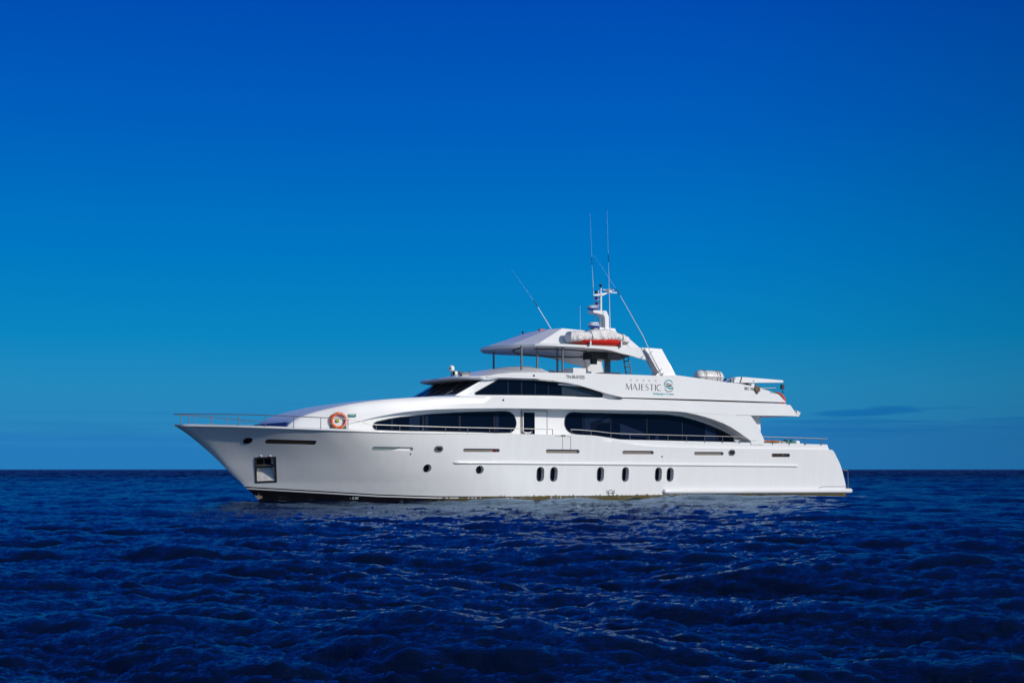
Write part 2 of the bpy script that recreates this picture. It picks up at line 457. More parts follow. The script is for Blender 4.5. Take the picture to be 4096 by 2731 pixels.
# hull paint: white above, black antifouling below a boot stripe that rises towards the bow
HULL = mat('hull_paint', (0.80, 0.80, 0.79), 0.30, coat=0.25)
def hull_nodes():
    t = HULL.node_tree; p = t.nodes['Principled BSDF']
    def n_(k, **kw):
        x = t.nodes.new(k)
        for a, v in kw.items(): setattr(x, a, v)
        return x
    def M_(op, a, b, cl=False):
        x = n_('ShaderNodeMath', operation=op, use_clamp=cl)
        for i, v in enumerate((a, b)):
            if isinstance(v, (int, float)): x.inputs[i].default_value = v
            else: t.links.new(v, x.inputs[i])
        return x.outputs[0]
    co = n_('ShaderNodeTexCoord'); sp = n_('ShaderNodeSeparateXYZ'); t.links.new(co.outputs['Object'], sp.inputs[0])
    r = n_('ShaderNodeValToRGB'); t.links.new(M_('DIVIDE', sp.outputs[0], 40.0), r.inputs[0])
    st = [(3.4,.68),(5.4,.55),(7.15,.435),(8.9,.32),(11.6,.22),(15.2,.185),(24,.17),(36,.15)]
    e = r.color_ramp.elements
    e[0].position = st[0][0]/40; e[0].color = (st[0][1],)*3 + (1,)
    e[1].position = 1.0; e[1].color = (.15, .15, .15, 1)
    for s_, v in st[1:]:
        k = e.new(s_/40); k.color = (v, v, v, 1)
    d = M_('SUBTRACT', sp.outputs[2], r.outputs[0])          # height above the top of the stripe
    cr = n_('ShaderNodeValToRGB'); cr.color_ramp.interpolation = 'CONSTANT'
    t.links.new(M_('ADD', d, 0.5), cr.inputs[0])
    q = cr.color_ramp.elements
    q[0].position = 0; q[0].color = (.006, .006, .008, 1)
    q[1].position = .385; q[1].color = (.75, .75, .74, 1)
    a = q.new(.448); a.color = (.008, .008, .01, 1)
    a = q.new(.50); a.color = (.8, .8, .79, 1)
    # faint weathering, streaks running down
    mp = n_('ShaderNodeMapping'); mp.inputs['Scale'].default_value = (1.6, 1.6, 0.18); t.links.new(co.outputs['Object'], mp.inputs[0])
    nz_ = n_('ShaderNodeTexNoise'); nz_.inputs['Scale'].default_value = 2.2; nz_.inputs['Detail'].default_value = 7; t.links.new(mp.outputs[0], nz_.inputs['Vector'])
    rr_ = n_('ShaderNodeValToRGB'); rr_.color_ramp.elements[0].position = .25; rr_.color_ramp.elements[1].position = .6
    rr_.color_ramp.elements[0].color = (.965, .96, .95, 1); rr_.color_ramp.elements[1].color = (1, 1, 1, 1)
    t.links.new(nz_.outputs[0], rr_.inputs[0])
    mx = n_('ShaderNodeMix', data_type='RGBA', blend_type='MULTIPLY'); mx.inputs[0].default_value = 1
    t.links.new(cr.outputs[0], mx.inputs[6]); t.links.new(rr_.outputs[0], mx.inputs[7])
    # weed and rust growth along the waterline and at the foot of the stem
    n3 = n_('ShaderNodeTexNoise'); n3.inputs['Scale'].default_value = 9; n3.inputs['Detail'].default_value = 6
    mp3 = n_('ShaderNodeMapping'); mp3.inputs['Scale'].default_value = (1, 1, .5); t.links.new(co.outputs['Object'], mp3.inputs[0]); t.links.new(mp3.outputs[0], n3.inputs['Vector'])
    hz = n_('ShaderNodeMapRange'); t.links.new(sp.outputs[2], hz.inputs[0]); hz.inputs[1].default_value = .28; hz.inputs[2].default_value = .04
    sm = n_('ShaderNodeMapRange'); t.links.new(sp.outputs[0], sm.inputs[0]); sm.inputs[1].default_value = 10; sm.inputs[2].default_value = 14
    g = M_('MULTIPLY', hz.outputs[0], sm.outputs[0])
    gm = n_('ShaderNodeMapRange'); t.links.new(M_('ADD', M_('MULTIPLY', g, .55), n3.outputs[0]), gm.inputs[0]); gm.inputs[1].default_value = .70; gm.inputs[2].default_value = .80
    m2 = n_('ShaderNodeMix', data_type='RGBA'); t.links.new(M_('MULTIPLY', gm.outputs[0], M_('MULTIPLY', g, 6.0, True)), m2.inputs[0]); t.links.new(mx.outputs[2], m2.inputs[6]); m2.inputs[7].default_value = (.10, .075, .018, 1)
    # barnacle patch on the stem
    ds = M_('ABSOLUTE', M_('SUBTRACT', sp.outputs[0], 3.95), 0)
    bz = M_('ABSOLUTE', M_('SUBTRACT', sp.outputs[2], .22), 0)
    bp = n_('ShaderNodeMapRange'); t.links.new(M_('ADD', M_('MULTIPLY', ds, 1.0), M_('MULTIPLY', bz, 1.6)), bp.inputs[0]); bp.inputs[1].default_value = .55; bp.inputs[2].default_value = .05
    bm_ = n_('ShaderNodeMapRange'); t.links.new(M_('MULTIPLY', bp.outputs[0], n3.outputs[0]), bm_.inputs[0]); bm_.inputs[1].default_value = .30; bm_.inputs[2].default_value = .40
    m3 = n_('ShaderNodeMix', data_type='RGBA'); t.links.new(bm_.outputs[0], m3.inputs[0]); t.links.new(m2.outputs[2], m3.inputs[6]); m3.inputs[7].default_value = (.30, .26, .20, 1)
    t.links.new(m3.outputs[2], p.inputs['Base Color'])
hull_nodes()
hull = hm.build('hull', [HULL], yacht, angle=40)

# ------------------------------------------------------------------ openings cut into the hull
cut = MB(); after = []
def cutout(outline, depth):
    cut.panel(outline, hb0, depth + 0.3, step=None, off=0.3)
def c_slot(k, x0, x1, y0, y1, slope=0.0):
    p = hit(k, x0, (y0+y1)/2, hb0); q = hit(k, x1, (y0+y1)/2 + slope, hb0)
    a = hit(k, (x0+x1)/2, y0 + slope/2, hb0); c = hit(k, (x0+x1)/2, y1 + slope/2, hb0)
    w_ = q[0] - p[0]; h_ = a[2] - c[2]
    return (p[0]+q[0])/2, (p[2]+q[2])/2, w_, h_, (q[2]-p[2])/w_
PORTS = [('C',660,760,962,1162),('C',842,940,962,1163),('C',1471,1565,963,1162),('C',1808,1898,964,1163),('D',55,128,788,945),('D',183,257,790,946)]
for a in PORTS:
    s, z, w_, h_, sl = c_slot(*a)
    o_ = roundslot(s, z, w_, h_); cutout(o_, 0.27); after.append(('oval_porthole', o_, 0.27, s, z))
for a in [('B',1317,1430,930,1034),('B',2027,2132,947,1057)]:
    s, z, w_, h_, sl = c_slot(*a); d_ = (w_ + h_)/2
    o_ = roundslot(s, z, d_*1.02, d_*.98, n=12); cutout(o_, 0.24); after.append(('round_porthole', o_, 0.24, s, z))
HAWSE = [('A',1095,1195,585,640),('B',1474,1580,690,758),('D',862,927,601,655)]
for a in HAWSE:
    s, z, w_, h_, sl = c_slot(*a); o_ = roundslot(s, z, w_*.86, h_*.82, sl); cutout(o_, 0.2); after.append(('hawse_hole', o_, 0.2, s, z))
SLOTS = [('A',1380,2070,592,648,18,'dark'),('B',632,1185,690,738,8,'light'),('B',1857,2348,716,762,3,'mid'),('C',783,1238,727,778,4,'mid'),
         ('C',1812,2235,745,792,2,'mid'),('D',482,805,619,656,1,'mid'),('D',1330,1533,637,676,1,'wood')]
for a in SLOTS:
    s, z, w_, h_, sl = c_slot(*a[:6]); o_ = roundslot(s, z, w_, h_, sl); d_ = 0.14
    cutout(o_, d_); after.append(('slot_' + a[6], o_, d_, s, z))
for k, x, y, r_ in (('B',1150,792,.045),('C',2345,826,.05)):
    s, b, z = hit(k, x, y, hb0); o_ = roundslot(s, z, 2*r_, 2*r_, n=6); cutout(o_, 0.1); after.append(('drain', o_, 0.1, s, z))
POCK = [(q[0], q[2]) for q in (hit('O', x, y, hb0) for x, y in [(300,352),(308,940),(782,922),(768,336)])]
cutout(POCK, 0.45)
cobj = cut.build('opening_cutter', [HULL], yacht)
md = hull.modifiers.new('cut', 'BOOLEAN'); md.operation = 'DIFFERENCE'; md.solver = 'EXACT'; md.object = cobj
bpy.context.view_layer.update()
nm = bpy.data.meshes.new_from_object(hull.evaluated_get(bpy.context.evaluated_depsgraph_get()))
hull.modifiers.clear(); hull.data = nm; nm.name = 'hull'
bpy.data.objects.remove(cobj)
nm.polygons.foreach_set('use_smooth', [True]*len(nm.polygons)); nm.set_sharp_from_angle(angle=R(40))

for kind, o_, d_, s, z in after:
    if kind.endswith('porthole'):
        nm_ = 'porthole'
        pr = MB(); ring_panel(pr, grow(o_, .004), grow(o_, .028), hb0, .008, .03)
        pt = pr.build(nm_, WHITE2, yacht)
        MB().panel(grow(o_, .03), hb0, .02, step=None, off=-d_+.025).build('pane', GLASS, pt)
    elif kind == 'hawse_hole':
        pr = MB(); ring_panel(pr, grow(o_, -.012), grow(o_, .05), hb0, .022, .12)
        pt = pr.build('fairlead', BLACK if s < 5 else STEEL, yacht)
        MB().panel(grow(o_, .03), hb0, .02, step=None, off=-d_+.025).build('lining', BLACK if s < 5 else TAUPE, pt)
    elif kind.startswith('slot'):
        m_ = {'dark': DARKBROWN, 'light': WHITE2, 'mid': TAUPE, 'wood': BLACK}[kind[5:]]
        pt = MB().panel(grow(o_, .02), hb0, .02, step=.5, off=-d_+.025).build('freeing_port', m_, yacht)
        s0, s1 = min(p[0] for p in o_), max(p[0] for p in o_); z0 = min(p[1] for p in o_)
        if kind == 'slot_light':       # green hose lying inside
            MB().tube([(q[0], q[1]-.06, q[2]) for q in (hit('B', x, y, hb0) for x, y in [(640,722),(800,724),(930,720),(970,712),(1015,700)])], .018).build('hose', DKGREEN, pt)
        if kind == 'slot_wood':
            for f_, g_ in ((.06, .16), (.36, .37), (.60, .70)):
                a0 = s0+(s1-s0)*f_; a1 = s0+(s1-s0)*g_; b_ = hb0(a0, z)-.09
                MB().tube([(a0, b_, z0+.02), (a1, b_, z0+.19)], .02, 6).build('table_leg', WOOD, pt)
        if kind == 'slot_mid' and abs(s - hit('B',2100,738,hb0)[0]) < .6:
            q = hit('B', 2296, 740, hb0); MB().box(q[0]-.1, q[0]+.1, q[1]-.13, q[1]-.1, z-.07, z+.07).build('red_panel', REDLAMP, pt)
    elif kind == 'drain':
        MB().panel(grow(o_, .01), hb0, .02, step=None, off=-d_+.025).build('drain', BLACK, yacht)

# anchor pocket
OUT = [(q[0], q[2]) for q in (hit('O', x, y, hb0) for x, y in [(250,318),(270,990),(832,968),(808,294)])]
ap = MB(); ring_panel(ap, POCK, OUT, hb0, .025, .12)
anchor = ap.build('anchor_pocket', FRAME, yacht)
def oq(pts, off):
    return [(lambda q: (q[0], q[1]+off, q[2]))(hit('O', x, y, hb0)) for x, y in pts]
MB().panel([(q[0], q[2]) for q in oq([(290,345),(300,945),(790,930),(775,330)], 0)], hb0, .03, step=None, off=-.42).build('pocket_back', BLACK, anchor)
a_, b_ = oq([(308,590),(316,938),(779,920),(772,580)], -.06), oq([(308,590),(316,938),(779,920),(772,580)], .012)
for l_ in (a_, b_):                     # the fluke hangs plumb while the hull flares
    l_[0] = (l_[0][0]+.02, .15*l_[0][1]+.85*l_[1][1], l_[0][2]); l_[3] = (l_[3][0]-.02, .15*l_[3][1]+.85*l_[2][1], l_[3][2])
fl = MB(); fl.hexa(b_, a_)
fl.build('anchor_fluke', ANCHOR, anchor)
u0, u1 = oq([(330,535), (760,522)], -.10)
MB().tube([u0, u1], .055, 10).build('anchor_stock', FRAME, anchor)
v0, v1 = oq([(525,375), (530,490)], -.16)
MB().tube([v0, v1], .04, 10).build('anchor_shank', STEEL, anchor)
for x in (425, 670):                   # moulded bumps over the pocket
    q = hit('O', x, 268, hb0)
    MB().lathe((q[0], q[1]-.05, q[2]), [(.005,.012),(.04,.009),(.06,.0),(.065,-.02),(.04,-.05)], 14).build('moulded_bump', HULL, yacht)

# ------------------------------------------------------------------ rub rail, lower rubbing tube, swim platform, gunwale
def strake(k0, k1, r, out, sq, steps=60, ends=True):
    """half-round moulding along the hull between two (s, z)"""
    loops = []
    for i in range(steps + 1):
        t = i / steps; s = k0[0] + (k1[0]-k0[0])*t; z = k0[1] + (k1[1]-k0[1])*t
        e = min(1, min(t, 1-t)*steps/.8)**.5 if ends else 1
        b = hb0(s, z); lp = []
        for k in range(9):
            a = -math.pi/2 + math.pi*k/8
            lp.append((s, b - .03 + (out+.03)*math.cos(a)**sq*e, z + r*math.sin(a)*max(e, .25)))
        loops.append(lp)
    return MB().loft(loops, True, True)
strake((12.0,1.77), (33.3,1.64), .075, .075, .7, 120).build('rub_rail', WHITE, yacht)
tb = MB(); P_ = []
for i in range(50):
    s = (24.13, 24.15, 24.19, 24.27)[i] if i < 4 else 24.15 + (36.6-24.15)*i/49; z = .35 - .065*i/49; P_.append((s, hb0(s, z)+.02, z))
P_ += [(36.95, 3.33, .28), (37.25, 3.22, .28), (37.42, 3.0, .28)] + [(37.46, b, .28) for b in (2, 1, 0, -1, -2)] + [(37.42, -3.0, .28), (37.2, -3.25, .28)]
tb.tube(P_, [.03, .09, .12] + [.135]*(len(P_)-5) + [.12, .08], 12)
tb.build('rubbing_tube', WHITE, yacht, 50)
MB().hexa([(36.6, 3.3, .2), (37.3, 3.15, .2), (37.44, 2.9, .2), (37.44, -2.9, .2), (37.3, -3.15, .2), (36.6, -3.3, .2)],
          [(36.6, 3.3, .39), (37.3, 3.15, .39), (37.44, 2.9, .39), (37.44, -2.9, .39), (37.3, -3.15, .39), (36.6, -3.3, .39)]).build('swim_platform', WHITE2, yacht)
g = MB(); loops = []
for i in range(80):
    s = .0 + 15.5*(i/79)**1.3; zt = zs(s); e = max(0.12, 1 - max(0, s-9)/6.5)*min(1, .25 + s/.5)
    b0 = hull_b(s, zt-.06) if s > .03 else .03
    lp = []
    for k in range(8):
        a = -math.pi/2 + math.pi*k/7
        lp.append((s, b0 - .05*min(1, .3+s) + (.05 + .055*e)*min(1, .4+s)*math.cos(a), zt - .045 + .065*e*math.sin(a)))
    loops.append(lp)
g.loft(loops, True, True)
g.loft([[(s, -b, z) for s, b, z in l] for l in loops], True, True)
g.build('gunwale', WHITE, yacht, 50)
# recessed line over the platform end, gate seams
def strip_px(mb, k, pts, r, bf, off=.004):
    mb.tube([(lambda q: (q[0], q[1]+off, q[2]))(hit(k, x, y, bf)) for x, y in pts], r, 6)
sm_ = MB(); strip_px(sm_, 'M', [(1632,1366),(1655,1342),(1690,1331),(1900,1330),(2146,1330)], .014, hb0); strip_px(sm_, 'M', [(2090,1362),(2140,1362)], .016, hb0)
sm_.build('platform_seam', SEAM, yacht)
gt = MB(); strip_px(gt, 'C', [(1008,556),(1010,730)], .009, hb0); strip_px(gt, 'C', [(1117,556),(1118,732)], .009, hb0); strip_px(gt, 'C', [(908,549),(1000,552),(1117,556)], .009, hb0)
gt.build('boarding_gate', SEAM, yacht)
q = hit('C', 1015, 543, hb0); MB().box(q[0]-.12, q[0]+.12, q[1]-.1, q[1]+.03, q[2]-.035, q[2]+.035).build('gate_hinge', TAUPE, yacht)
h1 = hit('M', 2140, 1048, 3.35); h2 = hit('M', 2150, 1362, 3.35)
MB().tube([(h1[0]-.35, 3.35, h1[2]), (h1[0]-.03, 3.35, h1[2]), (h1[0], 3.35, h1[2]-.03), (h2[0], 3.35, h2[2])], .022, 8).build('stern_handrail', STEEL, yacht)

def sides(outline, bf, thick, step, name, m_, angle=32):
    """the same panel to port and to starboard, two parts"""
    for sg in (1, -1):
        mb = MB().panel(outline, bf, thick, step)
        if sg < 0: mb.v = [(s, -b, z) for s, b, z in mb.v]
        mb.build(name, m_, yacht, angle)
# ------------------------------------------------------------------ trunk cabin and upper deck band
bU = curve([(4.4,1.95),(4.7,2.2),(5.2,2.38),(6.0,2.6),(7,2.86),(8,2.98),(10,3.2),(12,3.4),(14,3.52),(18,3.58),(30,3.55),(36,3.45)])
b_in = curve([(4.4,1.95),(6.8,2.80),(8,2.83),(10,2.82),(12,2.80),(16,2.78),(31,2.74)])
fU = lambda s, z: bU(s)
fI = lambda s, z: b_in(s)
arch = sz('B', [(430,358),(600,315),(850,260),(1100,222),(1500,190),(2000,178)], fU) + sz('C', [(300,176),(900,183),(1500,195),(2352,210)], fU) + sz('D', [(200,173)], fU)
zbandtop = curve([(4.5,3.36),(4.64,3.5),(4.91,3.70),(5.47,3.94),(6.2,4.15),(7.35,4.40),(8.8,4.61),(9.9,4.71),(11.2,4.80),(12.6,4.84),(16,4.86),(20,4.88),(25,4.90),(33,4.90)])
zbandbot = curve([(6.9,3.45)] + [(s, z) for s, z in arch] + [(26.5,4.33),(29,4.28),(33.3,4.31)])
send_band = lin([(4.28,33.26),(4.9,32.7)])
tk = MB(); loops = []
stn = [4.5,4.56,4.64,4.75,4.9,5.1,5.4,5.8,6.2,6.6,6.95] + [7.2 + .5*i for i in range(51)]
for s in stn:
    if s > 32.6: break
    zt = zbandtop(s); r = min(.16, .5*(zt-3.33)) if s < 11 else max(.03, .16 - .13*(s-11)/3)
    zb_ = 3.0 if s < 6.95 else zbandbot(s)
    tum = .10 if s < 10 else max(.02, .10 - .02*(s-10))
    b = bU(s); bt = b - tum
    lp = [(s, b, zb_), (s, b - tum*.3, zb_ + (zt - r - zb_)*.4), (s, bt + .01, zt - r)]
    for k in range(1, 7):
        a = math.pi/2*k/6; lp.append((s, bt - r + r*math.cos(a), zt - r + r*math.sin(a)))
    lp += [(s, bt*.6, zt + .02), (s, 0, zt + .04)]
    loops.append(lp + [(s, -q[1], q[2]) for q in lp[-2::-1]])
# slanted aft end
last = loops[-1]; loops.append([(send_band(z), b, z) for s, b, z in last])
tk.loft(loops, True, True)
trunk = tk.build('upper_deck_band', WHITE, yacht, 40)
# inner deckhouse wall under the overhang
sides([(6.6,2.6)] + [(6.9,3.44)] + [(s, z+.06) for s, z in arch if s > 8] + [(30.6,4.34),(30.6,2.6)], fI, .25, .5, 'deckhouse_wall', WHITE)
MB().box(29.6, 30.5, -2.7, 2.7, 2.6, 4.3).build('aft_bulkhead', WHITE2, yacht)
# blue canvas across the front of the trunk
MB().hexa([(4.40,-1.95,3.2),(4.40,1.93,3.2),(4.52,1.93,3.2),(4.52,-1.95,3.2)], [(4.48,-2.0,3.53),(4.48,2.02,3.53),(4.56,2.02,3.53),(4.56,-2.0,3.53)]).build('canvas_cover', BLUE, yacht)
# aft arch legs
legp = sz('D', [(180,171),(300,180),(400,190),(500,210),(600,236),(700,268),(800,306),(880,346),(950,390),(1030,445),(1105,500)], 3.55)
zt_ = lambda s: zbandbot(s) - .002
leg_out = [(legp[0][0], zt_(legp[0][0]))] + legp[1:] + sz('D', [(1110,540),(1245,540),(1243,514),(1251,492),(1207,396),(1180,330),(1102,224)], 3.55)
top_ = [(s, zt_(s)) for s in np.linspace(leg_out[-1][0], leg_out[0][0], 12)][:-1]
sides(leg_out + top_, lambda s, z: 3.548, .45, .6, 'arch_leg', WHITE)
q4 = sz('D', [(1080,226),(1202,226),(1206,322),(1212,398),(1185,345)], 2.65)
sides(q4, lambda s, z: 2.65, .2, None, 'leg_web', WHITE2)
for pts_ in ([(945,218),(1100,220)], [(1108,497),(1163,496)]):
    ln_ = MB(); strip_px(ln_, 'D', pts_, .008, 3.55, .002); ln_.build('leg_seam', SEAM, yacht)
# ------------------------------------------------------------------ main deck windows and door
def win(name, pts_out, bf, mat_, off=.012, thick=.05, step=.5):
    return MB().panel(pts_out, bf, thick, step, off=off).build(name, mat_, yacht)
def mullions(parent, k, xs_, y0, y1, bf, wd=.05, off=.018, m_=None):
    for x in xs_:
        a = hit(k, x, y0, bf); c = hit(k, x, y1, bf); s = (a[0]+c[0])/2
        b = bf(s, 0)
        MB().box(s-wd/2, s+wd/2, b-.02, b+off, min(a[2], c[2]), max(a[2], c[2])).build('mullion', m_ or MULL, parent)
wl = sz('B', [(648,422),(650,402),(662,380),(700,360),(850,325),(1000,300),(1250,275),(1500,255),(1700,244),(1900,235),(2130,228),(2352,224)], fI) + \
     sz('C', [(130,223),(240,223),(285,230),(320,247),(350,276),(370,315),(379,355),(381,390),(372,425),(352,462),(325,487),(295,498),(100,500)], fI) + \
     sz('B', [(2100,492),(1500,478),(1000,470),(715,463),(680,455),(658,440)], fI)
w1 = win('window', wl, fI, GLASS)
fr = MB(); ring_panel(fr, grow(wl, .0), grow(wl, .035), fI, .016, .04); fr.build('frame', BLACK, w1)
mullions(w1, 'B', [898], 318, 462, fI, .09); mullions(w1, 'B', [1318], 283, 474, fI, .09); mullions(w1, 'B', [1808], 252, 480, fI, .09); mullions(w1, 'B', [2275], 238, 490, fI, .09)
wr = sz('C', [(1120,503),(1085,480),(1058,447),(1042,405),(1038,370),(1042,325),(1055,290),(1076,262),(1105,243),(1150,235),(1300,243),(1800,255),(2200,263)], fI) + \
     sz('D', [(30,213),(200,220),(350,241),(500,281),(650,334),(780,390),(880,442),(905,466),(913,488),(909,512),(900,530),(300,530)], fI) + sz('C', [(2352,640),(1700,600),(1300,540)], fI)
w2 = win('window', wr, fI, GLASS)
fr = MB(); ring_panel(fr, grow(wr, .0), grow(wr, .035), fI, .016, .04); fr.build('frame', BLACK, w2)
mullions(w2, 'C', [1280], 250, 515, fI, .05); mullions(w2, 'C', [1655], 258, 570, fI, .05); mullions(w2, 'C', [2140], 268, 600, fI, .06)
mullions(w2, 'D', [350], 250, 500, fI, .06); mullions(w2, 'D', [735], 378, 500, fI, .05)
def drape(parent, k, pts):
    MB().panel(sz(k, pts, fI), fI, .02, .5, off=.0165).build('curtain', DRAPE, parent)
drape(w1, 'B', [(1130,298),(1270,284),(1270,462),(1130,458)]); drape(w1, 'B', [(1342,284),(1388,279),(1384,466),(1342,464)])
drape(w1, 'C', [(110,240),(150,240),(150,480),(110,480)])
drape(w2, 'C', [(1300,262),(1640,268),(1640,370),(1380,372),(1380,500),(1300,500)]); drape(w2, 'C', [(1780,380),(2120,510),(2120,560),(1780,540)])
drape(w2, 'D', [(600,310),(720,372),(720,490),(600,490)]); drape(w2, 'D', [(60,440),(100,440),(80,500),(50,500)])
# sliding door beside the windows
d0 = hit('C', 447, 205, fI); d1 = hit('C', 795, 212, fI); db = b_in(16.5)
door = MB().box(d0[0]+.10, d1[0]-.02, db-.05, db+.03, 2.7, d0[2]-.05).build('door', WHITE, yacht)
g0 = hit('C', 482, 230, fI); g1 = hit('C', 630, 230, fI)
MB().box(g0[0], g1[0], db, db+.036, 2.75, g0[2]).build('pane', GLASS, door)
MB().box(g0[0]-.05, g0[0]-.02, db+.02, db+.07, 2.95, 3.25).build('handle', STEEL, door)
fm = MB(); fm.box(d0[0]+.03, d0[0]+.085, db-.02, db+.012, 2.7, d0[2]); fm.cur = 0
fm.build('door_gap', BLACK, door)
fm = MB(); fm.box(d0[0]-.01, d0[0]+.02, db-.02, db+.04, 2.7, d0[2]+.02); fm.box(d1[0]-.015, d1[0]+.02, db-.02, db+.045, 2.7, d0[2]+.02); fm.box(d0[0]+.02, d1[0]-.015, db-.02, db+.045, d0[2], d0[2]+.02)
fm.build('door_frame', REFLECT, door)

# ------------------------------------------------------------------ wheelhouse, brow and flybridge bulwark
bUp = curve([(13.5,2.7),(15,2.95),(17,3.2),(20,3.4),(24,3.48),(30,3.45),(36,3.35)])
bW = curve([(12.4,2.42),(14,2.56),(16,2.74),(18,2.9),(21,3.08),(23,3.16)])
fP = lambda s, z: bUp(s)
fW = lambda s, z: bW(s)
up_top = sz('E', [(1300,725),(1500,705),(1750,700),(2352,712)], fP) + sz('F', [(830,1060),(1700,1092),(2000,1085)], fP) + sz('G', [(1100,600),(1290,620),(1570,680),(1660,750),(1830,770),(1940,885)], fP)
up_bot = sz('E', [(1450,775),(1800,785),(2100,810),(2300,850)], fP) + sz('F', [(600,1230),(800,1290),(1000,1350),(1180,1395),(1240,1407),(2352,1437)], fP)
front_ = [(14.25, 5.80), (14.25, 5.86), (14.6, 5.94)]
sides([front_[0]] + up_bot + up_top[::-1] + front_[:0:-1], fP, .11, .45, 'flybridge_bulwark', WHITE, 40)
# ledge moulding under the bulwark aft, and deck slabs that close the storeys
lg = MB()
for sg in (1, -1):
    lp = []
    for i in range(40):
        s = 21.6 + (32.45-21.6)*i/39; b = bU(s)
        lp.append([(s, sg*(b-.25), 4.86), (s, sg*(b-.02), 4.88), (s, sg*(b-.02), 4.93), (s, sg*(b-.06), 4.955), (s, sg*(b-.25), 4.97)])
    MB().loft(lp).build('deck_edge', WHITE, yacht)
MB().hexa([(18.2,-3.1,5.55),(32.0,-3.1,4.98),(32.0,3.1,4.98),(18.2,3.1,5.55)], [(18.2,-3.1,5.62),(32.0,-3.1,5.05),(32.0,3.1,5.05),(18.2,3.1,5.62)]).build('flybridge_deck', WHITE2, yacht)
MB().hexa([(32.30,-3.2,4.97),(31.95,-3.2,5.45),(31.85,-3.2,5.45),(32.2,-3.2,4.97)], [(32.30,3.2,4.97),(31.95,3.2,5.45),(31.85,3.2,5.45),(32.2,3.2,4.97)]).build('aft_coaming', WHITE2, yacht)
# wheelhouse side walls (with the raked front pillar)
pil = sz('E', [(770,1042),(1122,800)], 2.5)
wall = [(pil[0][0], 4.80), pil[1], (pil[1][0]+.25, 5.78), (16.7, 5.80), (18.7, 5.66), (20.0, 5.40), (21.6, 5.10), (21.9, 4.90), (21.9, 4.80)]
sides(wall, fW, .2, .5, 'wheelhouse_wall', WHITE)
wt = sz('E', [(1003,988),(1012,978),(1320,802),(1450,805),(1800,816),(2000,831),(2170,850),(2300,874)], fW) + sz('F', [(600,1255),(750,1294),(900,1342),(928,1355),(940,1374),(935,1394),(915,1402),(600,1391)], fW) + \
     sz('E', [(2352,1018),(2000,1006),(1500,1000),(1025,997)], fW)
w3 = win('window', wt, fW, GLASS)
fr = MB(); ring_panel(fr, grow(wt, .0), grow(wt, .03), fW, .015, .04); fr.build('frame', BLACK, w3)
mullions(w3, 'E', [1450], 812, 992, fW, .05); mullions(w3, 'E', [1632], 816, 994, fW, .06); mullions(w3, 'E', [1816], 822, 996, fW, .05); mullions(w3, 'E', [1990], 836, 998, fW, .05)
blind = sz('E', [(2172,860),(2300,882)], fW) + sz('F', [(600,1266),(750,1304),(890,1350),(922,1372),(918,1388),(600,1381)], fW) + sz('E', [(2300,1010),(2172,1008)], fW)
MB().panel(blind, fW, .02, .5, off=.018).build('blind', GLASS2, w3)
# windscreen: raked band of panes between the two pillars
bl = hit('N', 1362, 796, 2.44); tl = hit('N', 1940, 463, 2.44)
def ws_pt(b, t, off=0.0):
    bow = .22 * (1 - (b/2.44)**2)
    return (bl[0] + (tl[0]-bl[0])*t - bow - off*.45, b*(1 - .0*t), bl[2] + (tl[2]-bl[2])*t + off*.9)
NB = 12
wsb = MB()
v = [ws_pt(-2.44 + 4.88*i/NB, t) for t in (0, .5, 1) for i in range(NB+1)]
f = [(r_*(NB+1)+i, r_*(NB+1)+i+1, (r_+1)*(NB+1)+i+1, (r_+1)*(NB+1)+i) for r_ in (0, 1) for i in range(NB)]
bk = [(s+.05, b, z) for s, b, z in v]; n_ = len(v)
wsb.add(v + bk, f + [tuple(n_+k for k in q[::-1]) for q in f])
screen = wsb.build('windscreen', GLASS, yacht)
for b in (-1.55, -.55, .45, 1.45):
    MB().tube([ws_pt(b, .0, .01), ws_pt(b, .5, .01), ws_pt(b, 1.0, .01)], .022, 6).build('mullion', BLACK, screen)
# front bulkhead under and around the windscreen
fb = MB(); low = []; mid = []
for i in range(NB+1):
    b = -2.44 + 4.88*i/NB; p = ws_pt(b, 0); low.append((p[0]-.16, b, 4.78)); mid.append(p)
n_ = NB+1
fb.add(low + mid + [(p[0]+.25, p[1], p[2]) for p in mid] + [(p[0]+.25, p[1], p[2]) for p in low], [(i, i+1, n_+i+1, n_+i) for i in range(NB)] + [(n_+i, n_+i+1, 2*n_+i+1, 2*n_+i) for i in range(NB)])
fb.build('screen_coaming', WHITE, yacht)
for sg in (1, -1):
    p0, p1 = ws_pt(2.44, -.12), ws_pt(2.44, 1.0)
    MB().hexa([(p0[0]-.02, sg*2.30, p0[2]), (p0[0]-.02, sg*2.45, p0[2]), (p0[0]+.4, sg*2.5, p0[2]), (p0[0]+.4, sg*2.3, p0[2])],
              [(p1[0]-.02, sg*2.38, p1[2]), (p1[0]-.02, sg*2.53, p1[2]), (p1[0]+.45, sg*2.6, p1[2]), (p1[0]+.45, sg*2.4, p1[2])]).build('windscreen_pillar', WHITE, yacht)
MB().box(15.5, 15.7, -2.5, 2.5, 4.8, 5.7).build('wheelhouse_bulkhead', BLACK, yacht)
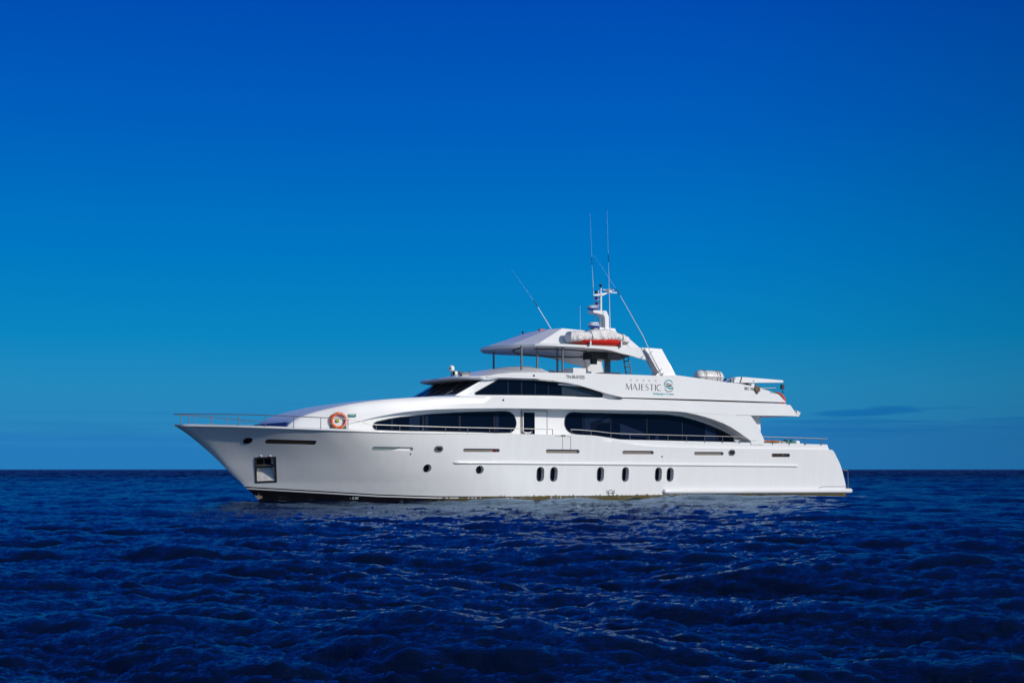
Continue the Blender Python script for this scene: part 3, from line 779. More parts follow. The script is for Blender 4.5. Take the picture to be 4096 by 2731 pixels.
# brow: the wheelhouse roof, front edge bowed, rising aft to the flybridge
br = MB(); secs = []
sF = lambda b: 13.02 + .12*(b/2.7)**2 + .75*max(0, (abs(b)-1.7)/1.0)**2.2
BS = [-2.72,-2.68,-2.6,-2.45,-2.2,-1.8,-1.2,-.6,0,.6,1.2,1.8,2.2,2.45,2.6,2.68,2.72]
def bwid(s): return bUp(s) + .02
rings = []
for u in (0, .012, .03, .06, .12, .2, .32, .46, .62, .8, 1.0):
    lpT, lpB = [], []
    for bb in BS:
        s = sF(bb) + (17.6 - sF(bb))*u
        b = bb/2.72*min(2.72 + max(0, s-13.8)*.3, max(2.72, bUp(s)-.04))
        ed = 5.80 + .02*(s-14)*(s > 14) + (0.0 if s < 14 else .10*(s-14)**1.0*.6)
        ed = min(ed, 6.06)
        cr = .20*min(1, u*3)*(1-(b/2.8)**2) + .30*min(1, max(0, s-14)/3)*(1-(abs(b)/3.2)**2)
        rd = .09*(1 - min(1, u/.03))
        lpT.append((s, b, ed + max(cr, 0) + .06 - rd)); lpB.append((s, b, 5.74 - .05*min(1, u*12) + rd*.5 + .13*min(1, max(0, s-14.3)/.8)))
    rings.append(lpT + lpB[::-1])
br.loft(rings, True, True)
brow = br.build('wheelhouse_roof', WHITE, yacht, 50)
# grooves of the recess between bulwark and window: handled by real depth
# ------------------------------------------------------------------ hardtop with raised canopy
hsF = lambda b: 15.92 + .195*min(abs(b), 2.45)**2 + (1.15*((abs(b)-2.45)/.45)**2.4 if abs(b) > 2.45 else 0)
ZT, ZB_ = 7.585, 7.43
hb = [-2.9,-2.88,-2.82,-2.7,-2.55,-2.3,-2,-1.6,-1.2,-.8,-.4,0,.4,.8,1.2,1.6,2,2.3,2.55,2.7,2.82,2.88,2.9]
out_ = [(hsF(b), b) for b in hb]
def ztilt(s): return 0.0 if s < 19 else .006*(s-19)
ht = MB(); rg = []
for inn, dz_ in ((.03, 0), (0, .02), (0, -.02), (.03, 0)):
    pass
aft = [(24.2, 2.9), (24.2, -2.9)]
pl = out_ + aft
def ringz(sc, z, lift=0.0): return [(20 + (s-20)*sc, b*sc, z + ztilt(s) + lift) for s, b in pl]
ht.loft([ringz(.985, ZB_), ringz(1.0, ZB_+.03), ringz(1.0, ZT-.03), ringz(.988, ZT)], True, True)
hard = ht.build('hardtop', WHITE, yacht, 22)
# raised canopy: faceted front sloping up and aft
cp = MB()
base_f = [(hsF(b)+.12, b) for b in (-2.5,-1.5,-.5,.5,1.5,2.5)]
topb = [-1.95,-1.2,-.4,.4,1.2,1.95]
top_f = [(18.75 + .10*(b/2)**2*2, b) for b in topb]
bz = ZT - .02
ptop = hit('K', 1785, 66, 1.95)
v = [(s + (.10 if i_ % 2 else -.06), b, bz) for i_, (s, b) in enumerate(base_f)] + [(s if abs(b) < 1.9 else ptop[0], b, ptop[2]) for s, b in top_f] + [(22.9, -1.95, ptop[2]-.12), (22.9, 1.95, ptop[2]-.12), (23.6, -2.5, bz), (23.6, 2.5, bz)]
f = [(i, i+1, 7+i, 6+i) for i in range(5)] + [(6, 7, 8, 9, 10, 11, 13, 12), (5, 15, 13, 11), (0, 6, 12, 14), (12, 13, 15, 14), (0, 14, 15, 5, 4, 3, 2, 1)]
cp.add(v, f)
canopy = cp.build('canopy', WHITE, yacht, 3)
q = hit('K', 1250, 100, 0.0)
MB().box(q[0]+.2, q[0]+.5, -.15, .1, q[2]-.1, q[2]+.05).build('orange_beacon', ORANGE, yacht)
q = hit('K', 978, 157, -1.6); MB().lathe((q[0], q[1], q[2]-.08), [(.03,0),(.05,.04),(.05,.12),(.02,.16)], 8).build('small_light', BLACK, yacht)
# side webs and arch legs
bL = lambda s, z: 3.40 + (3.0-3.40)*min(1, max(0, (z-6.2)/1.3))
webtop = sz('J', [(60,384),(2080,487)], 2.9)
web = [(18.4, 7.44)] + sz('J', [(600,468),(900,491),(1100,528),(1250,572),(1450,622),(1600,668),(1790,716),(1760,640),(1735,505),(1735,478)], 2.9)
zc = lambda s: 7.575 + ztilt(s)
web = web + [(24.2, zc(24.2)+.0), (18.4, 7.5)]
web2 = sz('J', [(500,462),(900,491),(1100,528),(1250,572),(1450,622),(1600,668),(1795,717),(1810,600),(1800,476),(1400,456),(900,432),(500,414)], 2.9)
sides(web2, lambda s, z: 2.903, .16, None, 'arch_web', WHITE)
leg = sz('J', [(1735,505),(1745,474),(2080,487),(2090,550),(2352,1010)], bL) + sz('F', [(2010,1100),(1800,1110)], bL) + sz('J', [(1960,1034),(2000,1018),(2014,995),(2014,960),(1885,702)], bL)
sides(leg, bL, .5, None, 'arch_support', WHITE)
MB().box(23.55, 24.33, -2.95, 2.95, 7.50, 7.60).build('arch_beam', WHITE, yacht)
# underside fittings: dark pod, speaker box, column
col0 = hit('J', 968, 720, 0.2); col1 = hit('J', 968, 985, 0.2)
MB().lathe((col0[0], .2, 5.4), [(.33*.5, 0), (.165, 2.1)], 16).build('support_column', GREYMETAL, yacht)
pod = MB(); sc0 = col0[0]
pod.hexa([(sc0-.55,-.5,7.12),(sc0+.45,-.5,7.12),(sc0+.45,.7,7.12),(sc0-.55,.7,7.12)], [(sc0-1.05,-.9,7.40),(sc0+1.15,-.9,7.44),(sc0+1.15,1.1,7.44),(sc0-1.05,1.1,7.40)])
pod.build('underside_pod', mat('navy_pod', (.05,.055,.08), .4), yacht)
q = hit('J', 740, 650, .9); MB().box(q[0]-.55, q[0]+.45, .5, 1.3, q[2]-.14, 7.44).build('speaker_box', BLACK, yacht)
q = hit('J', 690, 740, .9); MB().box(q[0]-.14, q[0]+.14, .78, 1.0, q[2]-.15, q[2]+.12).build('underside_floodlight', BLACK, yacht)
MB().tube([(s, b, 7.415) for s, b in [(16.9,1.6),(17.3,.2),(18.2,-1.2),(19.6,-2.2),(21.0,-2.45),(22.5,-2.1),(23.6,-1.2)]], .035, 6).build('underside_groove', BLACK, yacht)
MB().tube([(s, b, 7.41) for s, b in [(17.9,1.2),(18.6,1.6),(19.4,1.75),(20.3,1.7),(20.9,1.5)]], .03, 6).build('underside_groove', BLACK, yacht)
# posts under the hardtop
def solve_b(k, x, y, z, b0=2.85, b1=-2.8):
    best = None
    for i in range(60):
        b = b0 + (b1-b0)*i/59; p = hit(k, x, y, b)
        if best is None or abs(p[2]-z) < best[0]: best = (abs(p[2]-z), p)
    return best[1]
for x, y, zb_, b_ in ((382,540,6.1,None),(950,475,6.0,2.2),(1273,455,5.6,1.9),(1683,440,5.6,2.3),(1790,445,6.0,2.6)):
    p = solve_b('K', x, y, 7.42) if b_ is None else hit('K', x, y, b_)
    MB().lathe((p[0], p[1], zb_), [(.055, 0), (.055, 7.47-zb_)], 12).build('hardtop_post', STEEL, yacht)
# ladder from the flybridge to the hardtop
la = MB(); L0 = [hit('J', 1350, 1005, .9), hit('J', 1290, 630, .9), hit('J', 1308, 590, .9)]; L1 = [hit('J', 1460, 1005, .9), hit('J', 1392, 630, .9), hit('J', 1404, 600, .9)]
def ext(a, c, d): return (a[0]+(a[0]-c[0])*d, a[1], a[2]+(a[2]-c[2])*d)
la.tube([ext(L0[0], L0[1], .3), L0[1], L0[2]], .035, 8); la.tube([ext(L1[0], L1[1], .3), L1[1], L1[2]], .035, 8)
ladder = la.build('ladder', GREYMETAL, yacht)
for ya, yb in ((738,730),(852,848),(966,962)):
    t = (ya-630)/375; a = [L0[1][i]+(L0[0][i]-L0[1][i])*t for i in range(3)]; c = [L1[1][i]+(L1[0][i]-L1[1][i])*t for i in range(3)]
    MB().tube([a, c], .028, 6).build('rung', BLACK, ladder)
# white locker and console on the flybridge, far wind deflector
q0 = hit('J', 270, 872, 2.0); q1 = hit('J', 532, 985, 2.0)
MB().box(q0[0], q1[0], .9, 2.0, 5.6, q0[2]).build('flybridge_locker', WHITE, yacht)
c0 = hit('K', 1650, 925, .5)
MB().hexa([(c0[0],-.8,5.6),(c0[0]+2.2,-.8,5.6),(c0[0]+2.2,.6,5.6),(c0[0],.6,5.6)], [(c0[0]+.1,-.8,c0[2]),(c0[0]+2.2,-.8,c0[2]+.02),(c0[0]+2.2,.5,c0[2]+.02),(c0[0]+.1,.5,c0[2])]).build('flybridge_console', WHITE2, yacht)
q = hit('J', 1080, 985, 1.0); MB().box(q[0]-.7, q[0]+.28, .4, 1.3, q[2]-.1, q[2]+.02).build('flybridge_table', BEIGE, yacht)

# ------------------------------------------------------------------ mast, radars, lights, whips
def pI(x, y, b): return hit('I', x, y, b)
msb = MB(); q0 = pI(510, 1225, .3); q1 = pI(835, 1225, .3)
msb.hexa([(q0[0], -.45, ptop[2]-.25), (24.0, -.45, ptop[2]-.6), (24.0, .35, ptop[2]-.6), (q0[0], .35, ptop[2]-.25)], [(q0[0]+.02, -.4, q0[2]+.08), (q1[0], -.4, q0[2]+.06), (q1[0], .3, q0[2]+.06), (q0[0]+.02, .3, q0[2]+.08)])
mast = msb.build('mast', WHITE, yacht)
arm = sz('I', [(385,838),(615,848),(655,852),(708,975),(712,1215),(635,1215),(632,1010),(622,975),(600,945),(560,925),(385,885)], .25)
MB().panel(arm, .25, .55, None).build('radar_arm', WHITE, mast)
p0, p1 = pI(540, 378, -.05), pI(540, 1215, -.05)
MB().tube([(p1[0], -.05, p1[2]), (p1[0], -.05, p0[2]-.35), (p0[0], -.05, p0[2])], [.068, .066, .04], 12).build('pole', WHITE, mast)
p0, p1 = pI(512, 490, -.05), pI(512, 838, -.05)
lt = MB(); lt.tube([p0, p1], .014, 6)
for i in range(8): z = p1[2] + (p0[2]-p1[2])*i/8 + .02; lt.tube([(p0[0]-.04, -.05, z), (p0[0]+.12, -.05, z)], .008, 5)
lt.build('cable_ladder', GREYMETAL, mast)
def dome(x, yt, ym, yb, w_, b):
    a = pI(x, yt, b); m = pI(x, ym, b); c = pI(x, yb, b); r = w_
    t = MB().lathe((a[0], b, 0), [(r*.2, a[2]), (r*.8, a[2]-.005), (r*.95, a[2]-.04), (r*.99, (a[2]+m[2])/2), (r, m[2])], 28).build('radar_dome', WHITE2, mast)
    MB().lathe((a[0], b, 0), [(r, m[2]-.001), (r*.98, m[2]-.04), (r*.8, c[2]+.02), (r*.4, c[2]), (r*.2, c[2]-.06)], 28).build('base', RADBLUE, t)
    return t, a[0], b, r, (a[2]+m[2])/2-.02
dm1 = dome(372, 748, 803, 836, .30, .02); dm2 = dome(390, 1097, 1168, 1210, .30, .02)
q = pI(412, 1092, .0); q2 = pI(408, 930, 0.0); MB().tube([q, q2], .022, 8).build('strut', GREYMETAL, mast)
q = pI(420, 1222, .0); MB().hexa([(q[0]-.2,-.2,q[2]-.05),(q[0]+.75,-.2,q[2]-.12),(q[0]+.75,.2,q[2]-.12),(q[0]-.2,.2,q[2]-.05)], [(q[0]-.2,-.2,q[2]),(q[0]+.75,-.2,q[2]+.05),(q[0]+.75,.2,q[2]+.05),(q[0]-.2,.2,q[2])]).build('radar_bracket', GREYMETAL, mast)
def lantern(x, yt, yb, b, m_):
    a = pI(x, yt, b); c = pI(x, yb, b); h_ = a[2]-c[2]
    MB().lathe((a[0], b, c[2]), [(.04, 0), (.05, h_*.2), (.075, h_*.25), (.075, h_*.4), (.065, h_*.45), (.065, h_*.8), (.085, h_*.82), (.085, h_)], 12).build('navigation_light', m_, mast)
lantern(537, 300, 362, -.05, BLACK); lantern(443, 437, 492, -.05, BLACK); lantern(445, 558, 620, -.05, REDLAMP); lantern(450, 674, 735, -.05, REDLAMP)
yd = MB()
yd.hexa([pI(400,535,.05), pI(520,540,.05), pI(520,540,-.15), pI(400,535,-.15)], [pI(380,512,.05), pI(520,495,.05), pI(520,495,-.15), pI(380,512,-.15)])
yd.hexa([pI(510,525,.03), pI(570,525,.03), pI(570,525,-.12), pI(510,525,-.12)], [pI(510,500,.03), pI(570,500,.03), pI(570,500,-.12), pI(510,500,-.12)])
yd.hexa([pI(555,545,.05), pI(700,482,.05), pI(700,482,-.2), pI(555,545,-.2)], [pI(555,488,.05), pI(680,466,.05), pI(680,466,-.2), pI(555,488,-.2)])
for y in (620, 737): MB().tube([pI(430,y,-.05), pI(530,y,-.05)], .012, 6).build('light_bracket', WHITE2, mast)
yd.tube([pI(492,425,-.1), pI(492,508,-.05)], .018, 6)
yd.build('yard', WHITE2, mast)
sc = MB()
sc.hexa([pI(585,416,.1), pI(815,432,.1), pI(815,432,-.05), pI(585,416,-.05)], [pI(585,402,.1), pI(815,416,.1), pI(815,416,-.05), pI(585,402,-.05)])
q = pI(705, 466, .02); sc.lathe((q[0], .02, q[2]), [(.16, 0), (.17, .09), (.26, .13), (.1, .17)], 14)
sc.hexa([pI(680,478,.1), pI(876,482,.1), pI(876,482,-.1), pI(680,478,-.1)], [pI(690,464,.1), pI(876,462,.1), pI(876,462,-.1), pI(690,464,-.1)])
sc.build('scanner', WHITE2, mast)
def whip(pts, radii, joint=None):
    if joint is not None:              # the upper section is a much thinner rod
        j_ = Vector(pts[joint]); d = (Vector(pts[joint+1])-j_).normalized()
        pts = pts[:joint+1] + [tuple(j_ + d*.03)] + pts[joint+1:]; radii = radii[:joint+1] + [.0045] + radii[joint+1:]
    t = MB().tube(pts, radii, 8).build('whip_antenna', WHITE2, yacht)
    if joint is not None:
        a, c = Vector(pts[joint]), Vector(pts[joint+1]); d = (c-a).normalized()
        MB().tube([a - d*.02, a + d*.42], .020, 8).build('ferrule', BLACK, t)
whip([pI(395,745,-.4), pI(390,520,-.4), hit('H',1238,872,-.4), hit('H',1212,182,-.4)], [.018,.018,.004,.002], 2)
whip([pI(736,1262,.6), pI(725,890,.6), hit('H',1458,830,.6), hit('H',1440,130,.6)], [.022,.020,.004,.002], 2)
whip([hit('F',195,415,.6), hit('H',505,1432,.6), hit('H',300,1135,.6), hit('H',160,935,.6)], [.020,.016,.0015,.001], 1)
whip([hit('J',1850,560,3.2), hit('J',1690,210,3.2), hit('H',1610,1275,3.2), hit('H',1265,740,3.2)], [.022,.019,.012,.001], 2)
whip([pI(112,1275,.3), pI(108,750,.3)], [.008,.004])
am = MB()
for x0, y0, x1, y1 in ((1850,560,2085,1020),(1840,590,2070,1000)): am.tube([hit('J',x0,y0,3.38), hit('J',x1,y1,3.46)], .014, 6)
for x, y in ((1855,570),(2045,935),(2090,1020)): q = hit('J',x,y,3.38); am.tube([(q[0]-.12,q[1],q[2]-.08),(q[0]+.1,q[1]+.02,q[2]+.1)], .022, 6)
q = hit('J',2088,1015,3.44); am.lathe((q[0],q[1],q[2]-.08), [(.04,0),(.055,.05),(.03,.14)], 8)
am.build('antenna_mount', REFLECT, yacht)

# ------------------------------------------------------------------ roof equipment forward
def pN(x, y, b): return hit('N', x, y, b)
q = pN(1218, 400, .6); d_ = pN(1212, 262, .6); t_ = pN(1212, 122, .6)
st_ = MB().tube([(q[0], .6, q[2]-.1), (d_[0], .6, d_[2]+.03)], .035, 10).build('satellite_antenna', GREYMETAL, yacht)
hd = t_[2]-d_[2]
dq = MB().lathe((d_[0], .6, d_[2]), [(.07,0),(.13,.02),(.145,.08*hd/.3),(.14,hd*.55),(.12,hd*.8),(.07,hd*.95),(.01,hd)], 24).build('radome', WHITE2, st_)
q = pN(1325, 400, .9); t_ = pN(1325, 312, .9)
sl_ = MB().lathe((q[0], .9, q[2]-.05), [(.09,0),(.07,.08),(.05,t_[2]-q[2]-.02)], 12).build('searchlight', WHITE2, yacht)
MB().lathe((t_[0], .9, t_[2]), [(.03,.14),(.10,.10),(.115,0),(.11,-.12)], 16, 's').build('head', WHITE2, sl_)
MB().lathe((t_[0], .9, t_[2]), [(.105,-.12),(.11,-.16),(.02,-.165)], 16, 's').build('lens', BLACK, sl_)
q = pN(1500, 315, .9); hn = MB()
for db_, l_ in ((0, .55), (.16, .4)):
    hn.lathe((q[0], .9+db_, q[2]+.02), [(.10,-.34),(.06,-.25),(.03,0),(.03,l_*.5)], 12, 's')
hn.lathe((q[0]+.30, .9, q[2]-.02), [(.01,-.03),(.07,0),(.07,.05),(.01,.08)], 12, 's')
hn.box(q[0]-.2, q[0]+.25, .82, 1.1, q[2]-.14, q[2]-.04)
horn = hn.build('horn', STEEL, yacht)
MB().tube([pN(1570,345,.9), pN(1600,300,.9), pN(1612,262,.9), pN(1630,275,.9), pN(1642,340,.9)], .03, 6).build('bracket', BLACK, horn)
# small side lights
for k, x, y, bf, r_ in (('C',213,65,fU,.045),('E',1800,745,fP,.05)):
    q = hit(k, x, y, bf); MB().lathe((q[0], q[1]-.02, q[2]), [(r_,0),(r_,.035),(r_*.5,.045)], 12, 'b').build('side_light', BLACK, yacht)
q = hit('L', 2195, 1030, 3.2); MB().hexa([(q[0]-.08,2.9,q[2]-.16),(q[0]+.04,2.9,q[2]-.2),(q[0]+.04,3.25,q[2]-.2),(q[0]-.08,3.25,q[2]-.16)], [(q[0]-.06,2.9,q[2]+.14),(q[0]+.2,2.9,q[2]+.02),(q[0]+.2,3.25,q[2]+.02),(q[0]-.06,3.25,q[2]+.14)]).build('stern_floodlight', GRP, yacht)

# ------------------------------------------------------------------ rails
def rail(name, top, r, posts, m_=STEEL):
    t = MB().tube(top, r, 8).build(name, m_, yacht)
    for a, c in posts: MB().tube([a, c], r*.85, 8).build('stanchion', m_, t)
    return t
post_sb = [(.5,.50),(1.35,1.10),(2.31,1.80),(3.3,2.44),(4.4,2.98),(5.5,3.39),(6.7,3.62),(8.05,3.68)] + [(8.05+1.169*i, 3.69) for i in range(1, 9)]
zr = curve([(0,3.86),(2,3.84),(5.5,3.71),(7.0,3.645),(7.25,3.60),(7.6,3.47),(7.75,3.44),(9.2,3.415),(12,3.38),(17.4,3.365)])
rb = curve([(-.02,0),(.5,.50),(1.35,1.10),(2.31,1.80),(3.3,2.44),(4.4,2.98),(5.5,3.39),(6.7,3.62),(8.05,3.68),(10,3.69),(18,3.69)])
top_port = [(s, rb(s), zr(s)) for s in [0.02,.1,.25] + [.5+.3*i for i in range(22)] + [7.0,7.1,7.2,7.3,7.45,7.6,7.7] + [7.8+.6*i for i in range(17)]]
full = [(s, -b, z) for s, b, z in top_port[:26][::-1]] + top_port
pst = [((s, b, zs(s)-.02), (s, rb(s), zr(s))) for s, b in post_sb] + [((s, -b, zs(s)-.02), (s, -rb(s), zr(s))) for s, b in post_sb[:6]]
e_ = top_port[-1]; pst.append(((e_[0], 3.69, zs(e_[0])-.05), e_))
rail('bow_rail', full, .019, pst)
tp = [(lambda q: (q[0], 3.57, q[2]))(hit(k, x, y, 3.57)) for k, x, y in [('C',1116,461),('C',1200,464),('C',1300,470),('C',1450,483),('C',1560,497),('C',1658,509),('C',1780,516),('C',1915,522),('C',2171,528),('D',100,433),('D',400,441),('D',700,448),('D',1040,456)]]
rail('side_rail', tp, .019, [((lambda p: (p[0], 3.57, zs(p[0])-.06))(hit(k, x, y, 3.57)), hit(k, x, y, 3.57)) for k, x, y in [('C',1127,463),('C',1392,478),('C',1658,509),('C',1915,522),('C',2171,528),('D',196,436),('D',399,441),('D',598,445),('D',794,450),('D',981,455)]])
tp = [(lambda q: (q[0], 3.5, q[2]))(hit('D', x, y, 3.5)) for x, y in [(1225,454),(1500,462),(1800,472),(1940,478)]]
rail('aft_rail', tp, .026, [((lambda p: (p[0], 3.5, 2.75))(hit('D', x, y, 3.5)), hit('D', x, y, 3.5)) for x, y in [(1339,457),(1523,463),(1699,469),(1875,475)]], GREYMETAL)
tp = [(lambda q: (q[0], 2.6, q[2]))(hit('L', x, y, 2.6)) for x, y in [(1400,524),(1560,522),(1750,520)]]
rail('upper_aft_rail', tp, .03, [((lambda p: (p[0], 2.6, 5.2))(hit('L', x, 522, 2.6)), hit('L', x, 522, 2.6)) for x in (1530,1556,1738)], GREYMETAL)
# cleats
for k, x, y in (('C',536,505),('M',212,530)):
    q = hit(k, x, y, 3.5); cl_ = MB(); cl_.tube([(q[0]-.2, 3.5, q[2]+.03), (q[0]-.1, 3.5, q[2]), (q[0]+.1, 3.5, q[2]), (q[0]+.2, 3.5, q[2]+.03)], .03, 8)
    for d in (-.07, .07): cl_.tube([(q[0]+d, 3.5, q[2]), (q[0]+d, 3.5, q[2]-.22)], .028, 8)
    cl_.build('cleat', WHITE2, yacht)

# ------------------------------------------------------------------ deck crane
cr0 = MB(); q0 = hit('L', 905, 300, 1.3); q1 = hit('L', 1905, 362, 1.3)
bo = sz('L', [(905,312),(930,300),(965,293),(1060,291),(1890,360),(1908,370),(1908,402),(1895,407),(905,412)], 1.3)
crane = MB().box(q0[0]-.1, q0[0]+.55, .55, 1.15, 4.95, q0[2]-.40).build('deck_crane', WHITE2, yacht)
MB().panel(bo, 1.3, .42, None).build('boom', WHITE, crane)
q = hit('L', 870, 310, 1.2); MB().box(q[0]-.14, q0[0]-.01, .85, 1.25, q[2]-.5, q[2]).build('end_box', GREYMETAL, crane)
q = hit('L', 812, 340, 1.2); wn = MB(); wn.lathe((q[0], 1.0, q[2]-.1), [(.08,-.16),(.16,-.14),(.16,.1),(.08,.12)], 14, 'b'); wn.box(q[0]-.08, q[0]+.1, .9, 1.2, q[2]-.35, q[2]); wn.tube([hit('L',700,385,1.2), hit('L',760,370,1.2), hit('L',830,320,1.2), hit('L',900,312,1.2)], .035, 6)
wn.build('winch', CRANEBLUE, crane)
q = hit('L', 1262, 440, 1.1); MB().box(q[0]-.10, q[0]+.10, .95, 1.2, 5.1, q[2]+.14).build('boom_rest', WHITE2, crane)
q = hit('L', 1045, 350, 1.305); MB().tube([hit('L',1062,290,1.32), hit('L',1040,370,1.32), hit('L',1018,432,1.32), hit('L',990,436,1.32)], .03, 6).build('lashing', YELLROPE, crane)
q = hit('L', 1888, 495, 1.15); hk = MB(); hk.tube([(q[0], 1.15, q[2]+.1), (q[0], 1.15, q[2]+.38)], .010, 6); hk.box(q[0]-.085, q[0]+.085, 1.07, 1.23, q[2]-.12, q[2]+.12)
hk.tube([(q[0], 1.15, q[2]-.12), (q[0]+.01, 1.15, q[2]-.2), (q[0]+.06, 1.15, q[2]-.26), (q[0]+.02, 1.15, q[2]-.36), (q[0]-.06, 1.15, q[2]-.32)], .022, 6)
hk.build('hook_block', BLACK, crane)
for x in (920, 1296):
    q = hit('L', x, 375 if x > 1000 else 328, 1.3); MB().lathe((q[0], 1.29, q[2]), [(.03,0),(.03,.03)], 10, 'b').build('pin', BLACK, crane)

# ------------------------------------------------------------------ lettering and marks
def decal(name, verts2, faces, place, m_, parent=yacht):
    mb = MB(); mb.add([place(u, v) for u, v in verts2], faces)
    return mb.build(name, m_, parent)
def text_mesh(body, spacing=1.0, weight=0.0, shear=0.0):
    cu = bpy.data.curves.new('t', 'FONT'); cu.body = body; cu.space_character = spacing; cu.offset = weight; cu.shear = shear
    cu.resolution_u = 4
    ob = bpy.data.objects.new('t', cu); COL.objects.link(ob); bpy.context.view_layer.update()
    me = bpy.data.meshes.new_from_object(ob.evaluated_get(bpy.context.evaluated_depsgraph_get()))
    v = [(p.co.x, p.co.y) for p in me.vertices]; f = [tuple(p.vertices) for p in me.polygons]
    bpy.data.objects.remove(ob); bpy.data.curves.remove(cu); bpy.data.meshes.remove(me)
    x0, x1 = min(p[0] for p in v), max(p[0] for p in v); y0, y1 = min(p[1] for p in v), max(p[1] for p in v)
    return [((p[0]-x0)/(x1-x0), (p[1]-y0)/(y1-y0)) for p in v], f
def lettering(name, body, k, bl_, br_, tl_, bf, m_, off=.005, **kw):
    if not callable(bf):
        c_ = bf; bf = lambda s, z: c_
    v, f = text_mesh(body, **kw)
    a, b, c = hit(k, *bl_, bf), hit(k, *br_, bf), hit(k, *tl_, bf); h_ = c[2]-a[2]
    def place(u, w_):
        s = a[0]+(b[0]-a[0])*u; z = a[2]+(b[2]-a[2])*u + h_*w_
        return (s, bf(s, z)+off, z)
    return decal(name, v, f, place, m_)
def ribbons(name, strokes, place, m_, parent=yacht):
    """strokes: list of (points, widths) in a local unit plane"""
    V, F_ = [], []
    for pts, wd in strokes:
        if not isinstance(wd, (list, tuple)): wd = [wd]*len(pts)
        o = len(V)
        for i, p in enumerate(pts):
            a, c = pts[max(i-1, 0)], pts[min(i+1, len(pts)-1)]; t = (c[0]-a[0], c[1]-a[1]); l = math.hypot(*t) or 1
            V += [(p[0]-t[1]/l*wd[i]/2, p[1]+t[0]/l*wd[i]/2), (p[0]+t[1]/l*wd[i]/2, p[1]-t[0]/l*wd[i]/2)]
        F_ += [(o+2*i, o+2*i+1, o+2*i+3, o+2*i+2) for i in range(len(pts)-1)]
    return decal(name, V, F_, place, m_, parent)
def pplace(k, bf, off=.005):
    def pl_(x, y):
        q = hit(k, x, y, bf); return (q[0], q[1]+off, q[2])
    return pl_
def arc(cx, cy, rx, ry, a0, a1, n=16, rot=0):
    o_ = []
    for i in range(n+1):
        a = R(a0+(a1-a0)*i/n); x, y = rx*math.cos(a), -ry*math.sin(a)
        o_.append((cx + x*math.cos(rot)-y*math.sin(rot), cy + x*math.sin(rot)+y*math.cos(rot)))
    return o_
PR = pplace('R', fP)
# registration and number plates
lettering('registration_number', 'TN-00-01025', 'F', (413,1134), (682,1142), (413,1083), fP, LETTERK, weight=.025)
lettering('number_lettering', 'IMO 986', 'L', (1112,560), (1318,579), (1112,492), fP, LETTERK, weight=.012, spacing=1.1)
lettering('number_lettering', '21', 'L', (1392,584), (1437,590), (1392,522), fP, LETTERK, weight=.012, spacing=1.1)
lettering('draught_mark', '- 2.00', 'B', (330,1394), (444,1397), (330,1366), hb0, LETTERW, weight=.01)
lettering('load_mark', 'R', 'C', (1597,1305), (1615,1306), (1597,1276), hb0, LETTERK, weight=.02)
lettering('load_mark', 'E', 'C', (1693,1304), (1712,1304), (1693,1274), hb0, LETTERK, weight=.02)
ribbons('load_mark', [(arc(1653,1314,32,38,0,360,32), 9), ([(1597,1316),(1710,1315)], 9)], pplace('C', hb0), LETTERK)
# GRAND, widely spaced
def skewed(x0, y0, x1, y1, hh):
    """unit box (u, v) -> photo plane of the name, baseline (x0,y0)-(x1,y1), letters hh tall"""
    return lambda u, v: PR(x0 + (x1-x0)*u, y0 + (y1-y0)*u - hh*v)
LET = {   # strokes on a unit-height letter: (points, thickness), with broad and fine stems
 'G': (.85, [(arc(.44,.5,.40,.47,50,310,14), [.04]+[.09]*13+[.04]), ([(.70,.14),(.70,.42)], .10), ([(.5,.42),(.78,.42)], .04)]),
 'R': (.62, [([(.12,0),(.12,1)], .11), ([(.12,.97),(.35,.97),(.5,.9),(.54,.76),(.48,.6),(.33,.53),(.12,.53)], [.04,.05,.07,.08,.07,.05,.04]), ([(.3,.53),(.6,0)], .11)]),
 'A': (.80, [([(.04,0),(.42,1)], .04), ([(.40,1),(.76,0)], .12), ([(.18,.33),(.62,.33)], .04)]),
 'N': (.76, [([(.08,0),(.08,1)], .045), ([(.08,1),(.68,0)], .12), ([(.68,0),(.68,1)], .045)]),
 'D': (.80, [([(.12,0),(.12,1)], .11), ([(.12,.98),(.38,.97),(.62,.85),(.73,.5),(.62,.15),(.38,.03),(.12,.02)], [.04,.05,.08,.11,.08,.05,.04])]),
 'M': (1.02, [([(.06,0),(.12,1)], .045), ([(.12,1),(.48,.04)], .12), ([(.48,.04),(.86,1)], .045), ([(.86,1),(.92,0)], .12)]),
 'J': (.40, [([(.28,1),(.28,.22),(.22,.06),(.10,0),(-.02,.04)], [.12,.12,.10,.06,.04])]),
 'E': (.56, [([(.12,0),(.12,1)], .12), ([(.12,.975),(.52,.975)], .05), ([(.12,.52),(.46,.52)], .05), ([(.12,.025),(.54,.025)], .05)]),
 'S': (.58, [([(.50,.86),(.40,.96),(.26,.98),(.12,.88),(.10,.72),(.22,.58),(.40,.46),(.50,.32),(.48,.14),(.34,.02),(.18,.02),(.05,.14)], [.04,.05,.06,.08,.10,.12,.12,.11,.08,.06,.05,.04])]),
 'T': (.72, [([(.02,.975),(.70,.975)], .05), ([(.36,.97),(.36,0)], .12)]),
 'I': (.28, [([(.14,0),(.14,1)], .12)]),
 'C': (.82, [(arc(.46,.5,.41,.48,48,312,16), [.04,.05,.07,.09]+[.11]*9+[.09,.07,.05,.04])]),
}
def word(txt, place, total, starts=None):
    st_ = []
    x = 0
    for i, ch in enumerate(txt):
        w_, s_ = LET[ch]
        x0 = starts[i] if starts else x
        for pts, wd in s_: st_.append(([(x0+p[0], (1-p[1]) if False else p[1]) for p in pts], wd))
        x += w_
    return st_
